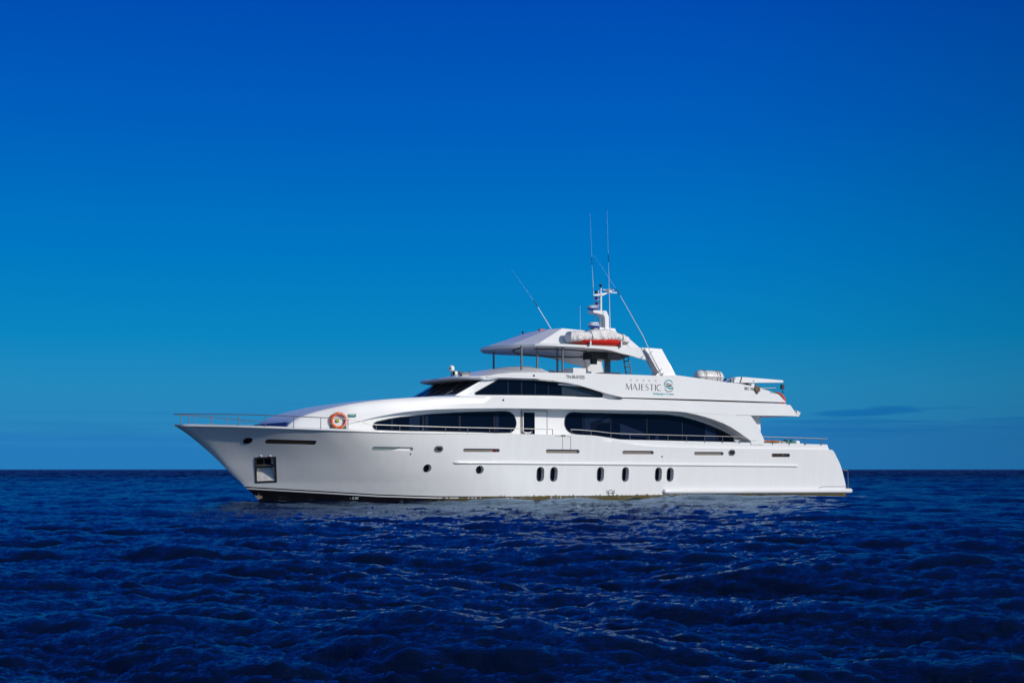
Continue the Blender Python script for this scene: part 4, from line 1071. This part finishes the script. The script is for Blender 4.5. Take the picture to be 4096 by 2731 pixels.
# arcs above are drawn with y down: flip G and C so that they stay upright
bl0 = skewed(785, 243, 1378, 262, 46)
st_ = word('GRAND', None, 0, [0, 3.10, 6.0, 8.85, 11.95]); W_ = 12.75
ribbons('name_lettering', st_, lambda u, v: bl0(u/W_, v), LETTERK)
bl1 = skewed(687, 438, 1492, 466, 140)
st_ = word('MAJESTIC', None, 0, [0, 1.02, 1.88, 2.40, 3.06, 3.74, 4.54, 4.86]); W2_ = 5.66
ribbons('name_lettering', st_, lambda u, v: bl1(u/W2_, v), LETTERK)
lettering('line_lettering', 'Galapagos Cruise', 'R', (1298,562), (1762,574), (1298,497), fP, TEAL, weight=.018, shear=.12)
# round emblem: teal arc, dark hull of a boat, wave, dark arc
ribbons('emblem', [(arc(1648,330,96,104,195,15,20), [6,14,20,22]+[22]*13+[20,14,8,4])], PR, TEAL)
ribbons('emblem', [(arc(1655,385,98,95,190,352,18), [3,8,11,13]+[15]*11+[13,10,7,3])], PR, LETTERK)
ribbons('emblem', [([(1552,385),(1590,380),(1625,388),(1660,405),(1700,410),(1735,395),(1752,372)], [6,18,30,36,38,32,8])], PR, TEAL)
ribbons('emblem', [([(1560,365),(1600,350),(1650,350),(1700,352),(1728,348)], [3,18,32,36,6]), ([(1578,330),(1600,305),(1640,302),(1690,312),(1742,320)], [3,16,14,6,3]), ([(1575,342),(1640,322),(1745,322)], [3,6,3]), ([(1582,310),(1600,294),(1640,290)], [4,12,3])], PR, LETTERK)
# radar lettering
for t, x0, ch_h in ((dm1, 340, .075), (dm2, 372, .075)):
    o_, cs, cb, r, zc_ = t
    v, f = text_mesh('FURUNO', weight=.02)
    def pr_(u, w_, cs=cs, cb=cb, r=r, zc_=zc_):
        a = -.35 + 1.15*u; return (cs + (r+.006)*math.sin(a), cb + (r+.006)*math.cos(a), zc_ - .04 + .085*w_)
    decal('maker_lettering', v, f, pr_, RADBLUE, o_)
v, f = text_mesh('KVH', weight=.02)
q_ = pN(1165, 198, .6)
decal('maker_lettering', v, f, lambda u, w_: (d_[0] if False else pN(1212,262,.6)[0] + .148*math.sin(-1.25+.75*u), .6 + .148*math.cos(-1.25+.75*u), q_[2]-.045+.09*w_), LETTERK, st_ if False else dq)

# ================================================================== THINGS CARRIED BY THE YACHT
# --- orange lifebuoy on the trunk side
fT = lambda s, z: bU(s) + .02
cq = hit('Q', 615, 515, fT)
rx = (hit('Q', 880, 515, fT)[0] - hit('Q', 350, 515, fT)[0])/2*.80
buoy = root('lifebuoy', 'orange lifebuoy with grey bands and white lettering hung on the white cabin side', 'lifebuoy', (cq[0], bU(cq[0]), cq[2]-.4), 'orange lifebuoys of the yacht')
Rm, rm = .315, .062
sl0 = (bU(cq[0]+.3)-bU(cq[0]-.3))/.6
def bp_(a, rad, out):
    s = cq[0] + rad*math.cos(a); return (s, bU(cq[0]) + sl0*(s-cq[0]) + .05 + out, cq[2] + rad*math.sin(a))
def torus(rm_, a0, a1, n, tag):
    loops = []
    for i in range(n+1):
        a = a0+(a1-a0)*i/n
        loops.append([bp_(a, Rm + rm_*math.cos(t), rm_*math.sin(t)) for t in [2*math.pi*k/12 for k in range(12)]])
    return MB().loft(loops, True, True)
tr = torus(rm, 0, 2*math.pi, 48, 0); ringo = tr.build('ring', ORANGE, buoy, 60)
for ad in (118, 28, 205, 250, 302):
    torus(rm+.005, R(ad-4), R(ad+4), 2, 0).build('reflective_band', REFLECT, ringo)
def ringtext(txt, a0, a1, sz_):
    n = len(txt)
    for i, ch in enumerate(txt):
        v, f = text_mesh(ch, weight=.02); a = R(a0+(a1-a0)*(i+.5)/n); ww = sz_*(.35 if ch == 'I' else .8)
        def pl_(u, w_, a=a, ww=ww):
            rad = Rm + (w_-.5)*sz_; t = a - (u-.5)*ww/Rm; p = bp_(t, rad, 0); o_ = math.sqrt(max(0, rm*rm-(rad-Rm)**2))
            return (p[0], p[1]+o_+.005, p[2])
        yield v, f, pl_
mb = MB()
for txt, a0, a1 in (('GRAND', 100, 38), ('MAJESTIC', 18, -50)):
    for v, f, pl_ in ringtext(txt, a0, a1, .06): mb.add([pl_(*p) for p in v], f)
mb.build('ring_lettering', LETTERW, ringo)
hold = MB()
for x0, x1 in ((357,420),(805,882)):
    p0, p1 = hit('Q', x0, 620, fT), hit('Q', x1, 780, fT)
    hold.hexa([(p0[0], bU(p0[0])-.03, p1[2]-.05), (p1[0], bU(p1[0])-.03, p1[2]-.05), (p1[0], bU(p1[0])+.06, p1[2]-.05), (p0[0], bU(p0[0])+.06, p1[2]-.05)],
              [(p0[0], bU(p0[0])-.03, p0[2]), (p1[0], bU(p1[0])-.03, p0[2]), (p1[0], bU(p1[0])+.03, p0[2]), (p0[0], bU(p0[0])+.03, p0[2])])
hold.build('bracket', DKGREEN, buoy)
lb = pplace('Q', fT, .0)
def plate(x0, y0, x1, y1, off, m_, name, parent):
    p = [hit('Q', x, y, fT) for x, y in ((x0,y0),(x1,y0),(x1,y1),(x0,y1))]
    return MB().hexa([(q[0], q[1]+off-.02, q[2]) for q in p], [(q[0], q[1]+off, q[2]) for q in p]).build(name, m_, parent)
pg = plate(536, 472, 640, 574, .0, GREENP, 'label_plate', buoy)
plate(556, 485, 622, 545, .004, YELLOW, 'emblem', pg)
# --- second lifebuoy on the aft end of the upper deck
c2 = hit('L', 1836, 728, 2.2)
b2 = root('lifebuoy', 'orange lifebuoy seen edge-on at the aft end of the upper deck', 'lifebuoy', (c2[0], 2.2, c2[2]-.4), 'orange lifebuoys of the yacht')
loops = []
for i in range(41):
    a = 2*math.pi*i/40; lp = []
    for k in range(10):
        t = 2*math.pi*k/10; rad = .33 + .06*math.cos(t); o_ = .06*math.sin(t)
        h_ = rad*math.sin(a); lp.append((c2[0] - h_*.55 + o_*.85, 2.2 + rad*math.cos(a), c2[2] + h_*.83 + o_*.5))
    loops.append(lp)
r2 = MB().loft(loops, True, True).build('ring', ORANGE, b2, 60)
MB().lathe((c2[0]+.30, 2.2, c2[2]-.29), [(.03,-.05),(.06,0),(.03,.06)], 10).build('ring_light', WHITE2, b2)
# --- green notice
p = [hit('Q', x, y, fT) for x, y in ((968,297),(1213,291),(1213,390),(970,398))]
sg = root('notice_sign', 'small green notice with white writing fixed to the white cabin side', 'sign', (p[0][0]+.2, bU(p[0][0]), p[3][2]))
MB().hexa([(q[0], q[1]-.02, q[2]) for q in p], [(q[0], q[1]+.004, q[2]) for q in p]).build('board', GREEN, sg)
v, f = text_mesh('PROHIBIDO', weight=.02)
decal('sign_lettering', v, f, pplace('Q', fT, .008) if False else (lambda u, w_: (lambda q: (q[0], q[1]+.008, q[2]))(hit('Q', 990+200*u, 336-1*u-34*w_, fT))), LETTERW, sg)

# --- rescue boat under its cover, on the hardtop
import mathutils
nz3 = mathutils.noise
fb_ = 2.72
bt = root('rescue_boat', 'red rescue boat under a lashed white cover on the hardtop', 'boat', (20.8, fb_, 7.6))
hi = lin(sz('J', [(152,215),(158,180),(182,127),(350,121),(500,139),(530,130),(600,101),(700,90),(800,86),(900,88),(1000,100),(1080,130),(1150,168),(1192,178),(1270,208),(1340,240),(1352,262)], fb_))
lo = lin(sz('J', [(152,300),(175,342),(260,344),(360,352),(480,346),(560,351),(650,354),(820,349),(1040,348),(1170,352),(1240,384),(1320,412),(1352,400)], fb_))
s0_, s1_ = hit('J', 152, 200, fb_)[0], hit('J', 1350, 260, fb_)[0]
cv_ = []
for i in range(151):
    s = s0_ + (s1_-s0_)*i/150; t = i/150
    wd = .40*(1 - .25*(2*t-1)**4) * (.80 if i in (0, 150) else 1)
    z1, z0_ = hi(s), lo(s); lp = []
    for k in range(48):
        a = 2*math.pi*k/48; ca, sa = math.cos(a), math.sin(a)
        e = .62
        y_ = abs(ca)**e*(1 if ca > 0 else -1)*wd; z_ = (z0_+z1)/2 + abs(sa)**.75*(1 if sa > 0 else -1)*(z1-z0_)/2
        if i == 0: z_ = (z0_+z1)/2 + (z_-(z0_+z1)/2)*.8
        rg1 = 1-abs(nz3.noise(Vector((s*1.5+z_*1.6, y_*1.5+3, z_*1.3-s*.7)))); rg2 = 1-abs(nz3.noise(Vector((s*2.6-z_*2.4, y_*2+8, z_*1.6))))
        dn = .035*rg1**4 + .016*rg2**5 - .016
        if 0 < i < 150 and sa < -.2 and k not in (): dn += .012*math.sin(s*23+2*math.sin(s*5))
        lp.append((s, fb_ + y_ + (dn*1.6 if ca > 0 else 0), z_ + dn*.6))
    cv_.append(lp)
MB().loft(cv_, True, True).build('cover', TARP, bt, 80)
rb_ = curve(sz('J', [(258,352),(290,372),(400,384),(540,406),(700,426),(1000,440),(1200,443),(1232,440),(1275,405)], fb_))
sA, sB = hit('J', 258, 350, fb_)[0], hit('J', 1278, 405, fb_)[0]
hl = []
for i in range(41):
    t = i/40; s = sA + (sB-sA)*t; zb_ = rb_(s); zt_2 = lo(s)+.12; wd = .37*(1-abs(2*t-1)**5*.7)
    hl.append([(s, fb_ + wd*math.cos(a)*1.0, zt_2 - (zt_2-zb_)*math.sin(a)**.8) for a in [math.pi*k/12 for k in range(13)]])
MB().loft(hl, True, True).build('hull', RED, bt, 60)
for x in (548, 1192):
    s = hit('J', x, 250, fb_)[0]; lp = []
    for k in range(24):
        a = math.pi*(1.12 - 1.24*k/23); ca, sa = math.cos(a), math.sin(a); z1, z0_ = hi(s), lo(s)
        lp.append((s + (.05 if x < 900 else .02)*(1-sa), fb_ - abs(ca)**.62*(1 if ca > 0 else -1)*.43*-1, (z0_+z1)/2 + abs(sa)**.75*(1 if sa > 0 else -1)*((z1-z0_)/2+.02)))
    MB().tube(lp, .014, 6).build('strap', STRAP, bt)
for x in (552, 1182):
    s = hit('J', x, 400, fb_)[0]
    MB().hexa([(s-.04, 2.3, 7.57), (s+.04, 2.3, 7.57), (s+.04, 3.06, 7.57), (s-.04, 3.06, 7.57)], [(s-.04, 2.5, 7.75), (s+.04, 2.5, 7.75), (s+.02, 3.08, 7.86), (s-.05, 3.08, 7.86)]).build('cradle', WHITE2, bt)

# --- life raft canister
ra = root('life_raft', 'white life raft canister strapped down behind the arch on the upper deck', 'life raft', (27.6, 2.85, 5.7))
qa, qb = hit('L', 108, 270, 2.85), hit('L', 652, 350, 2.85); zt2 = hit('L', 330, 160, 2.85)[2]
rad = .33; zc_ = zt2 - rad; L_ = qb[0]-qa[0]
prof = [(.02, 0), (.14, .02), (.23, .07), (.29, .15), (rad-.01, .27), (rad-.005, .33), (rad+.008, .35), (rad+.008, .39), (rad-.005, .41), (rad, .55), (rad, L_*.5), (rad+.008, L_*.5+.02), (rad+.008, L_*.5+.07), (rad, L_*.5+.1), (rad, L_-.5), (rad+.008, L_-.48), (rad+.008, L_-.42), (rad-.005, L_-.4), (rad-.015, L_-.2), (.27, L_-.1), (.16, L_-.03), (.02, L_)]
MB().lathe((qa[0], 2.85, zc_), prof, 32, 's').build('shell', GRP, ra, 40)
fl_ = MB(); pts = []
for k in range(41):
    a = 2*math.pi*k/40; cx_, cb_ = math.cos(a), math.sin(a)
    pts.append((qa[0] + L_/2 + (L_/2+.0)*(abs(cx_)**.5)*(1 if cx_ > 0 else -1), 2.85 + (rad+.03)*(abs(cb_)**.5)*(1 if cb_ > 0 else -1), zc_-.02))
fl_.tube(pts[:-1], .028, 6, closed=True); fl_.build('flange', GRP, ra)
for x in (.40, .52, L_-.52, L_-.36):
    MB().tube([(qa[0]+x+.012*math.sin(3*a), 2.85+(rad+.016)*math.sin(a), zc_+(rad+.016)*math.cos(a)) for a in [2*math.pi*k/28 for k in range(28)]], .013, 6, closed=True).build('strap', ROPE, ra)
for x in (.45, L_-.45): MB().box(qa[0]+x-.09, qa[0]+x+.09, 2.52, 3.12, zc_-.62, zc_-.18).build('cradle', WHITE2, ra)
MB().lathe((qa[0]+.075, 2.98, zc_+.08), [(.05,-.02),(.05,.0),(.01,.01)], 8, 's').build('mark', LETTERK, ra)

# --- covered equipment on the flybridge
def free_mesh(mb, name, m_, label, cat, base, group=None, angle=60):
    r_ = root(name, label, cat, base, group); o_ = mb.build(name + '_body', m_, r_, angle); return r_, o_
q0, q1, q2 = hit('K', 1265, 965, 2.0), hit('K', 1625, 965, 2.0), hit('K', 1395, 878, 2.0)
cvh = lin([(q0[0], q0[2]+.18), (q0[0]+.18*1, q0[2]+.22), (q2[0]-.08, q2[2]-.06), (q2[0], q2[2]), (q2[0]+.1, q2[2]-.06), (q2[0]+.3, q2[2]-.12), (q1[0]-.25, q0[2]+.06), (q1[0], q0[2]-.02)])
loops = []
for i in range(25):
    s = q0[0] + (q1[0]-q0[0])*i/24; z1 = cvh(s); lp = []
    for k in range(12):
        a = math.pi*k/11; lp.append((s + .02*nz3.noise(Vector((s*5, k, 1))), 1.75 + .35*math.cos(a), 5.6 + (z1-5.6)*math.sin(a)**.5 + .04*nz3.noise(Vector((s*6, k*.8, 0)))*math.sin(a)))
    loops.append(lp)
tarp = root('covered_helm', 'helm console under a peaked light grey cover on the flybridge', 'covered console', (q2[0], 1.75, 5.6))
MB().loft(loops, True, True).build('cover', TARP, tarp, 70)
qq = [hit('K', x, y, 1.6) for x, y in ((1525,935),(1550,918),(1590,928),(1615,950),(1628,965))]
MB().tube(qq, .025, 8).build('steering_wheel', BLACK, tarp)
# --- coil of rope hanging over the bulwark
qc = hit('L', 1362, 545, fP)
rp = root('rope_coil', 'grey brown coil of rope hanging over the bulwark beside the hull number', 'rope', (qc[0], bUp(qc[0]), qc[2]-.35))
for j in range(14):
    pts = []
    for k in range(20):
        a = 2*math.pi*k/20; rr_ = .015 + .0075*j
        pts.append((qc[0] + rr_*math.cos(a)*(.9+.05*j) + .02*math.sin(j*2), bUp(qc[0]) + .03 + .012*(j % 4) + .01*math.sin(3*a+j), qc[2] + .22*math.sin(a)*(1-.02*j) - .02*math.sin(j)))
    MB().tube(pts, .016, 6, closed=True).build('rope_loop', ROPE, rp)
qd = hit('L', 1390, 485, fP); MB().tube([(qd[0]-.2, 3.3, qd[2]-.05), (qd[0]-.05, 3.42, qd[2]+.05), (qd[0]+.1, 3.3, qd[2])], .03, 6).build('rope_end', REFLECT, rp)
# --- gas bottles and gear under the crane boom
for i, x in enumerate((1085, 1130, 1168, 1205)):
    q = hit('L', x, 440, .6)
    c_ = [GREYMETAL, BLACK, mat('grey_gear', (.12,.13,.15), .5), BLACK][i]
    g_ = root('gear_bag', ['grey gear bag under the crane boom nearest the crane base', 'black gear bag under the boom beside the grey one', 'dark grey bag between two black bags under the boom', 'black gear bag under the boom beside its rest post'][i], 'bag', (q[0], .6, 5.1), 'bags stowed under the crane boom')
    MB().lathe((q[0], .6, 5.1), [(.10,0),(.15,.05),(.16,.5),(.13,q[2]-5.02),(.06,q[2]-4.96)], 12).build('bag_body', c_, g_)
# --- aft deck furniture
def M_(x, y, b=2.3): return hit('M', x, y, b)
a, c = M_(672, 522), M_(930, 566)
tbl = root('teak_table', 'varnished teak table on the aft deck beside the rail', 'table', (a[0]+.4, 1.6, 2.4))
MB().box(a[0]-.1, c[0]+.1, 1.0, 2.3, a[2]-.10, a[2]).build('top', WOOD, tbl); MB().box(a[0]+.2, a[0]+.32, 1.5, 1.8, 2.3, a[2]-.1).build('leg', WOOD, tbl)
a = M_(885, 525); c = M_(1365, 590)
so = root('deck_sofa', 'low beige sofa with a white end bolster on the aft deck', 'sofa', (c[0]-.5, 1.8, 2.4))
MB().box(a[0]+.05, c[0], 1.0, 2.3, 2.3, c[2]+.03).build('base', WHITE2, so)
def cushion(s0, s1, b0, b1, z0, z1, m_, name, parent, tilt=0):
    lp = []
    for i in range(9):
        t = i/8; s = s0+(s1-s0)*t; e = (1-abs(2*t-1)**4)**.5*.85+.15; l = []
        for k in range(14):
            q_ = 2*math.pi*k/14; ca, sa = math.cos(q_), math.sin(q_)
            l.append((s + tilt*sa, (b0+b1)/2 + (b1-b0)/2*e*abs(ca)**.5*(1 if ca > 0 else -1), (z0+z1)/2 + (z1-z0)/2*e*abs(sa)**.6*(1 if sa > 0 else -1)))
        lp.append(l)
    return MB().loft(lp, True, True).build(name, m_, parent, 80)
z0_ = M_(1000, 572)[2]; cushion(M_(895,530)[0], M_(1010,530)[0], 1.6, 2.25, z0_-.05, M_(970,524)[2], BEIGE, 'seat_cushion', so)
cushion(M_(1000,530)[0], M_(1090,530)[0], 1.6, 2.25, z0_-.05, M_(1040,538)[2], BEIGE, 'seat_cushion', so)
cushion(M_(1240,530)[0], M_(1328,530)[0], 1.7, 2.28, z0_-.05, M_(1290,526)[2], WHITE2, 'bolster', so)
for i, (x0, x1) in enumerate(((1080,1148),(1160,1238))):
    r_ = root('throw_pillow', ['teal striped pillow on the deck sofa next to the beige cushions', 'teal striped pillow on the deck sofa next to the white bolster'][i], 'pillow', (M_(x0,560)[0], 2.0, z0_), 'striped pillows on the deck sofa')
    cushion(M_(x0,540)[0], M_(x1,540)[0], 1.85, 2.28, z0_-.05, M_(x0,509)[2], TEALFAB, 'pillow_body', r_, .05)

# ================================================================== THE SEA
rng = np.random.default_rng(7)
def ocean(N, L, wind, wdir, hs, spread=2, small=0.0, seed=1, kmin=0.0, pw=4.0):
    """one tile of wind waves: heights and horizontal drift from a Phillips spectrum"""
    g_ = np.random.default_rng(seed)
    k1 = 2*np.pi*np.fft.fftfreq(N, L/N); kx, ky = np.meshgrid(k1, k1, indexing='ij'); k = np.hypot(kx, ky); k[0, 0] = 1
    Lw = wind**2/9.81; c = (kx*math.cos(wdir) + ky*math.sin(wdir))/k
    P = np.exp(-1/(k*Lw)**2)/k**pw*(np.abs(c)**spread*.965 + .035)*np.exp(-(k*small)**2)
    P[k < kmin] = 0; P[0, 0] = 0
    h = np.sqrt(P)*(g_.normal(size=(N, N)) + 1j*g_.normal(size=(N, N)))
    f = lambda q: np.real(np.fft.ifft2(q))
    H = f(h); sc = hs/4/H.std(); h = h*sc
    return f(h).astype(np.float32), f(-1j*h*kx/k).astype(np.float32), f(-1j*h*ky/k).astype(np.float32)
def samp(A, L, x, y):
    N = A.shape[0]; u = (x/L*N) % N; v = (y/L*N) % N
    i = np.floor(u).astype(int); j = np.floor(v).astype(int); fu = (u-i).astype(np.float32); fv = (v-j).astype(np.float32)
    i %= N; j %= N; i2 = (i+1) % N; j2 = (j+1) % N
    return (A[i,j]*(1-fu)*(1-fv) + A[i2,j]*fu*(1-fv) + A[i,j2]*(1-fu)*fv + A[i2,j2]*fu*fv)
T1 = ocean(1024, 53.0, 3.9, R(-112), 0.34, 6, 0.03, 3, pw=3.6)
T2 = ocean(1024, 17.3, 1.9, R(-80), 0.125, 6, 0.006, 5, pw=3.2)
T4 = ocean(512, 6.1, 1.05, R(-95), 0.042, 4, 0.006, 12, pw=3.4)
T3 = ocean(512, 211.0, 8.0, R(-125), 0.16, 4, 0.4, 9)
rad_ = [2.0]
while rad_[-1] < 7: rad_.append(rad_[-1]*1.012)
while rad_[-1] < 45: rad_.append(rad_[-1]*1.0034)
while rad_[-1] < 2500: rad_.append(rad_[-1]*1.0052)
while rad_[-1] < 60000: rad_.append(rad_[-1]*1.06)
rad_ = np.array(rad_)
fine = np.linspace(R(-25), R(25), 861)
coarse = np.linspace(R(25), R(335), 160)[1:-1]
ang = np.concatenate([fine, coarse])
NR, NA = len(rad_), len(ang)
rr_, aa_ = np.meshgrid(rad_, ang, indexing='ij')
x = rr_*np.sin(aa_); y = rr_*np.cos(aa_)
fade = np.clip((6000 - rr_)/3000, 0, 1)*(1 + np.clip((rr_-110)/180, 0, 2.2))
f2 = np.clip((90 - rr_)/60, 0, 1)
ca, sa = math.cos(.5), math.sin(.5)
xr, yr = x*ca - y*sa, x*sa + y*ca
h1, dx1, dy1 = [samp(q, 53.0, x, y) for q in T1]
h2, dx2, dy2 = [samp(q, 17.3, xr, yr) for q in T2]
h4, dx4, dy4 = [samp(q, 6.1, x*.96+y*.28, y*.96-x*.28) for q in T4]
f4 = np.clip((45 - rr_)/30, 0, 1)
h3, dx3, dy3 = [samp(q, 211.0, x+31, y+77) for q in T3]
z = (h1 + h3)*fade + h2*f2 + h4*f4 - 0.06
ch = 1.1
X_ = x + ch*((dx1 + dx3)*fade + .75*f2*(dx2*ca + dy2*sa) + .7*f4*(.96*dx4-.28*dy4)); Y_ = y + ch*((dy1 + dy3)*fade + .75*f2*(-dx2*sa + dy2*ca) + .7*f4*(.28*dx4+.96*dy4))
co = np.stack([X_, Y_, z], -1).astype(np.float32).reshape(-1, 3)
co = np.concatenate([co, np.array([[0, 0, -0.1]], np.float32)])
idx = np.arange(NR*NA).reshape(NR, NA)
a = idx[:-1, :]; b = np.roll(idx, -1, 1)[:-1, :]; c = np.roll(idx, -1, 1)[1:, :]; d = idx[1:, :]
quads = np.stack([a, b, c, d], -1).reshape(-1, 4)
me = bpy.data.meshes.new('sea')
tri = np.stack([np.full(NA, NR*NA), np.roll(idx[0], -1), idx[0]], -1)
nl = quads.size + tri.size
me.vertices.add(len(co)); me.vertices.foreach_set('co', co.ravel())
me.loops.add(nl); me.loops.foreach_set('vertex_index', np.concatenate([quads.ravel(), tri.ravel()]).astype(np.int32))
npoly = len(quads) + len(tri); me.polygons.add(npoly)
st0 = np.concatenate([np.arange(len(quads))*4, quads.size + np.arange(len(tri))*3]).astype(np.int32)
me.polygons.foreach_set('loop_start', st0)
me.update(calc_edges=True); me.validate()
# churned water along the hull and a short wake behind the stern
ls = (co[:, 0]-ORG[0])*CT + (co[:, 1]-ORG[1])*ST; lb = (co[:, 0]-ORG[0])*ST - (co[:, 1]-ORG[1])*CT
tab_s = np.linspace(2.0, 37.0, 120); tab_b = np.array([hull_b(float(q), 0.05) for q in tab_s])
hbw = np.interp(ls, tab_s, tab_b); dist = np.abs(lb) - hbw
foam = np.where((ls > 2.2) & (ls < 37.6), np.exp(-np.clip(dist, 0, None)/0.65), 0)*np.clip((ls-2.2)/1.5, 0, 1)
foam = np.maximum(foam, 1.7*np.exp(-((lb-3.3)/.45)**2)*np.clip(1-(ls-37)/12, 0, 1)*(ls >= 37))
foam = np.maximum(foam, .7*np.exp(-((lb-.6-(3.9-ls)*.25)/.45)**2)*np.clip(1-(3.9-ls)/3.5, 0, 1)*(ls < 3.9))
fa = me.attributes.new('foam', 'FLOAT', 'POINT'); fa.data.foreach_set('value', foam.astype(np.float32))
me.polygons.foreach_set('use_smooth', [True]*len(me.polygons))
sea = bpy.data.objects.new('sea', me); COL.objects.link(sea)
sea['kind'] = 'structure'; sea['label'] = 'deep blue open sea with small choppy waves'
SEA = bpy.data.materials.new('sea_water'); SEA.use_nodes = True
t = SEA.node_tree; t.nodes.clear()
def N_(k, **kw):
    x_ = t.nodes.new(k)
    for a_, v_ in kw.items(): setattr(x_, a_, v_)
    return x_
geo = N_('ShaderNodeNewGeometry')
def noise(scale, det, sy_=1.0, rough=.6):
    mp = N_('ShaderNodeMapping'); mp.inputs['Scale'].default_value = (1, sy_, 1); mp.inputs['Rotation'].default_value = (0, 0, .3)
    t.links.new(geo.outputs['Position'], mp.inputs[0])
    n = N_('ShaderNodeTexNoise'); n.inputs['Scale'].default_value = scale; n.inputs['Detail'].default_value = det; n.inputs['Roughness'].default_value = rough
    t.links.new(mp.outputs[0], n.inputs['Vector']); return n.outputs[0]
b1 = N_('ShaderNodeBump'); b1.inputs['Strength'].default_value = 1.0; b1.inputs['Distance'].default_value = 0.022
t.links.new(noise(2.4, 6, 2.6), b1.inputs['Height'])
b2_ = N_('ShaderNodeBump'); b2_.inputs['Strength'].default_value = 1.0; b2_.inputs['Distance'].default_value = 0.014
t.links.new(noise(12, 5, 2.6), b2_.inputs['Height']); t.links.new(b1.outputs[0], b2_.inputs['Normal'])
vl = N_('ShaderNodeVectorMath', operation='LENGTH'); t.links.new(geo.outputs['Position'], vl.inputs[0])
rg_ = N_('ShaderNodeMapRange'); t.links.new(vl.outputs['Value'], rg_.inputs[0])      # unresolved ripples of the far water
rg_.inputs[1].default_value = 40; rg_.inputs[2].default_value = 400; rg_.inputs[3].default_value = 0.08; rg_.inputs[4].default_value = 0.28
gl = N_('ShaderNodeBsdfGlossy'); gl.inputs['Color'].default_value = (0.52, 0.73, 0.97, 1)   # colour tints and dims the reflections, standing in for a polariser
t.links.new(rg_.outputs[0], gl.inputs['Roughness']); t.links.new(b2_.outputs[0], gl.inputs['Normal'])
df = N_('ShaderNodeBsdfDiffuse'); t.links.new(b2_.outputs[0], df.inputs['Normal'])
fr0 = N_('ShaderNodeFresnel'); fr0.inputs['IOR'].default_value = 1.33; t.links.new(b2_.outputs[0], fr0.inputs['Normal'])
fat = N_('ShaderNodeAttribute'); fat.attribute_name = 'foam'
fm_ = N_('ShaderNodeMath', operation='MULTIPLY'); t.links.new(fat.outputs['Fac'], fm_.inputs[0]); fm_.inputs[1].default_value = .13
fadd = N_('ShaderNodeMath', operation='ADD'); t.links.new(noise(1.7, 8, 2.4, .72), fadd.inputs[0]); t.links.new(fm_.outputs[0], fadd.inputs[1])
fr_ = N_('ShaderNodeMapRange'); t.links.new(fadd.outputs[0], fr_.inputs[0]); fr_.inputs[1].default_value = .68; fr_.inputs[2].default_value = .80
fgt = N_('ShaderNodeMapRange'); t.links.new(fat.outputs['Fac'], fgt.inputs[0]); fgt.inputs[1].default_value = .05; fgt.inputs[2].default_value = .3
fmul = N_('ShaderNodeMath', operation='MULTIPLY'); t.links.new(fr_.outputs[0], fmul.inputs[0]); t.links.new(fgt.outputs[0], fmul.inputs[1])
mixf = N_('ShaderNodeMix', data_type='RGBA'); t.links.new(fmul.outputs[0], mixf.inputs[0]); mixf.inputs[6].default_value = (0.0006, 0.004, 0.022, 1); mixf.inputs[7].default_value = (.50, .53, .54, 1)
t.links.new(mixf.outputs[2], df.inputs['Color'])
ms = N_('ShaderNodeMixShader'); shd = N_('ShaderNodeMapRange'); t.links.new(vl.outputs['Value'], shd.inputs[0])     # reflections dimmed by hand with distance, standing in for wave masking
shd.inputs[1].default_value = 35; shd.inputs[2].default_value = 300; shd.inputs[3].default_value = 1.0; shd.inputs[4].default_value = 0.36
fmx = N_('ShaderNodeMath', operation='MULTIPLY'); t.links.new(fr0.outputs[0], fmx.inputs[0]); t.links.new(shd.outputs[0], fmx.inputs[1])
nf = N_('ShaderNodeMath', operation='SUBTRACT'); nf.inputs[0].default_value = 1.0; t.links.new(fmul.outputs[0], nf.inputs[1])
fm2 = N_('ShaderNodeMath', operation='MULTIPLY'); t.links.new(fmx.outputs[0], fm2.inputs[0]); t.links.new(nf.outputs[0], fm2.inputs[1])
t.links.new(fm2.outputs[0], ms.inputs[0]); t.links.new(df.outputs[0], ms.inputs[1]); t.links.new(gl.outputs[0], ms.inputs[2])
om = N_('ShaderNodeOutputMaterial'); t.links.new(ms.outputs[0], om.inputs[0])
me.materials.append(SEA)
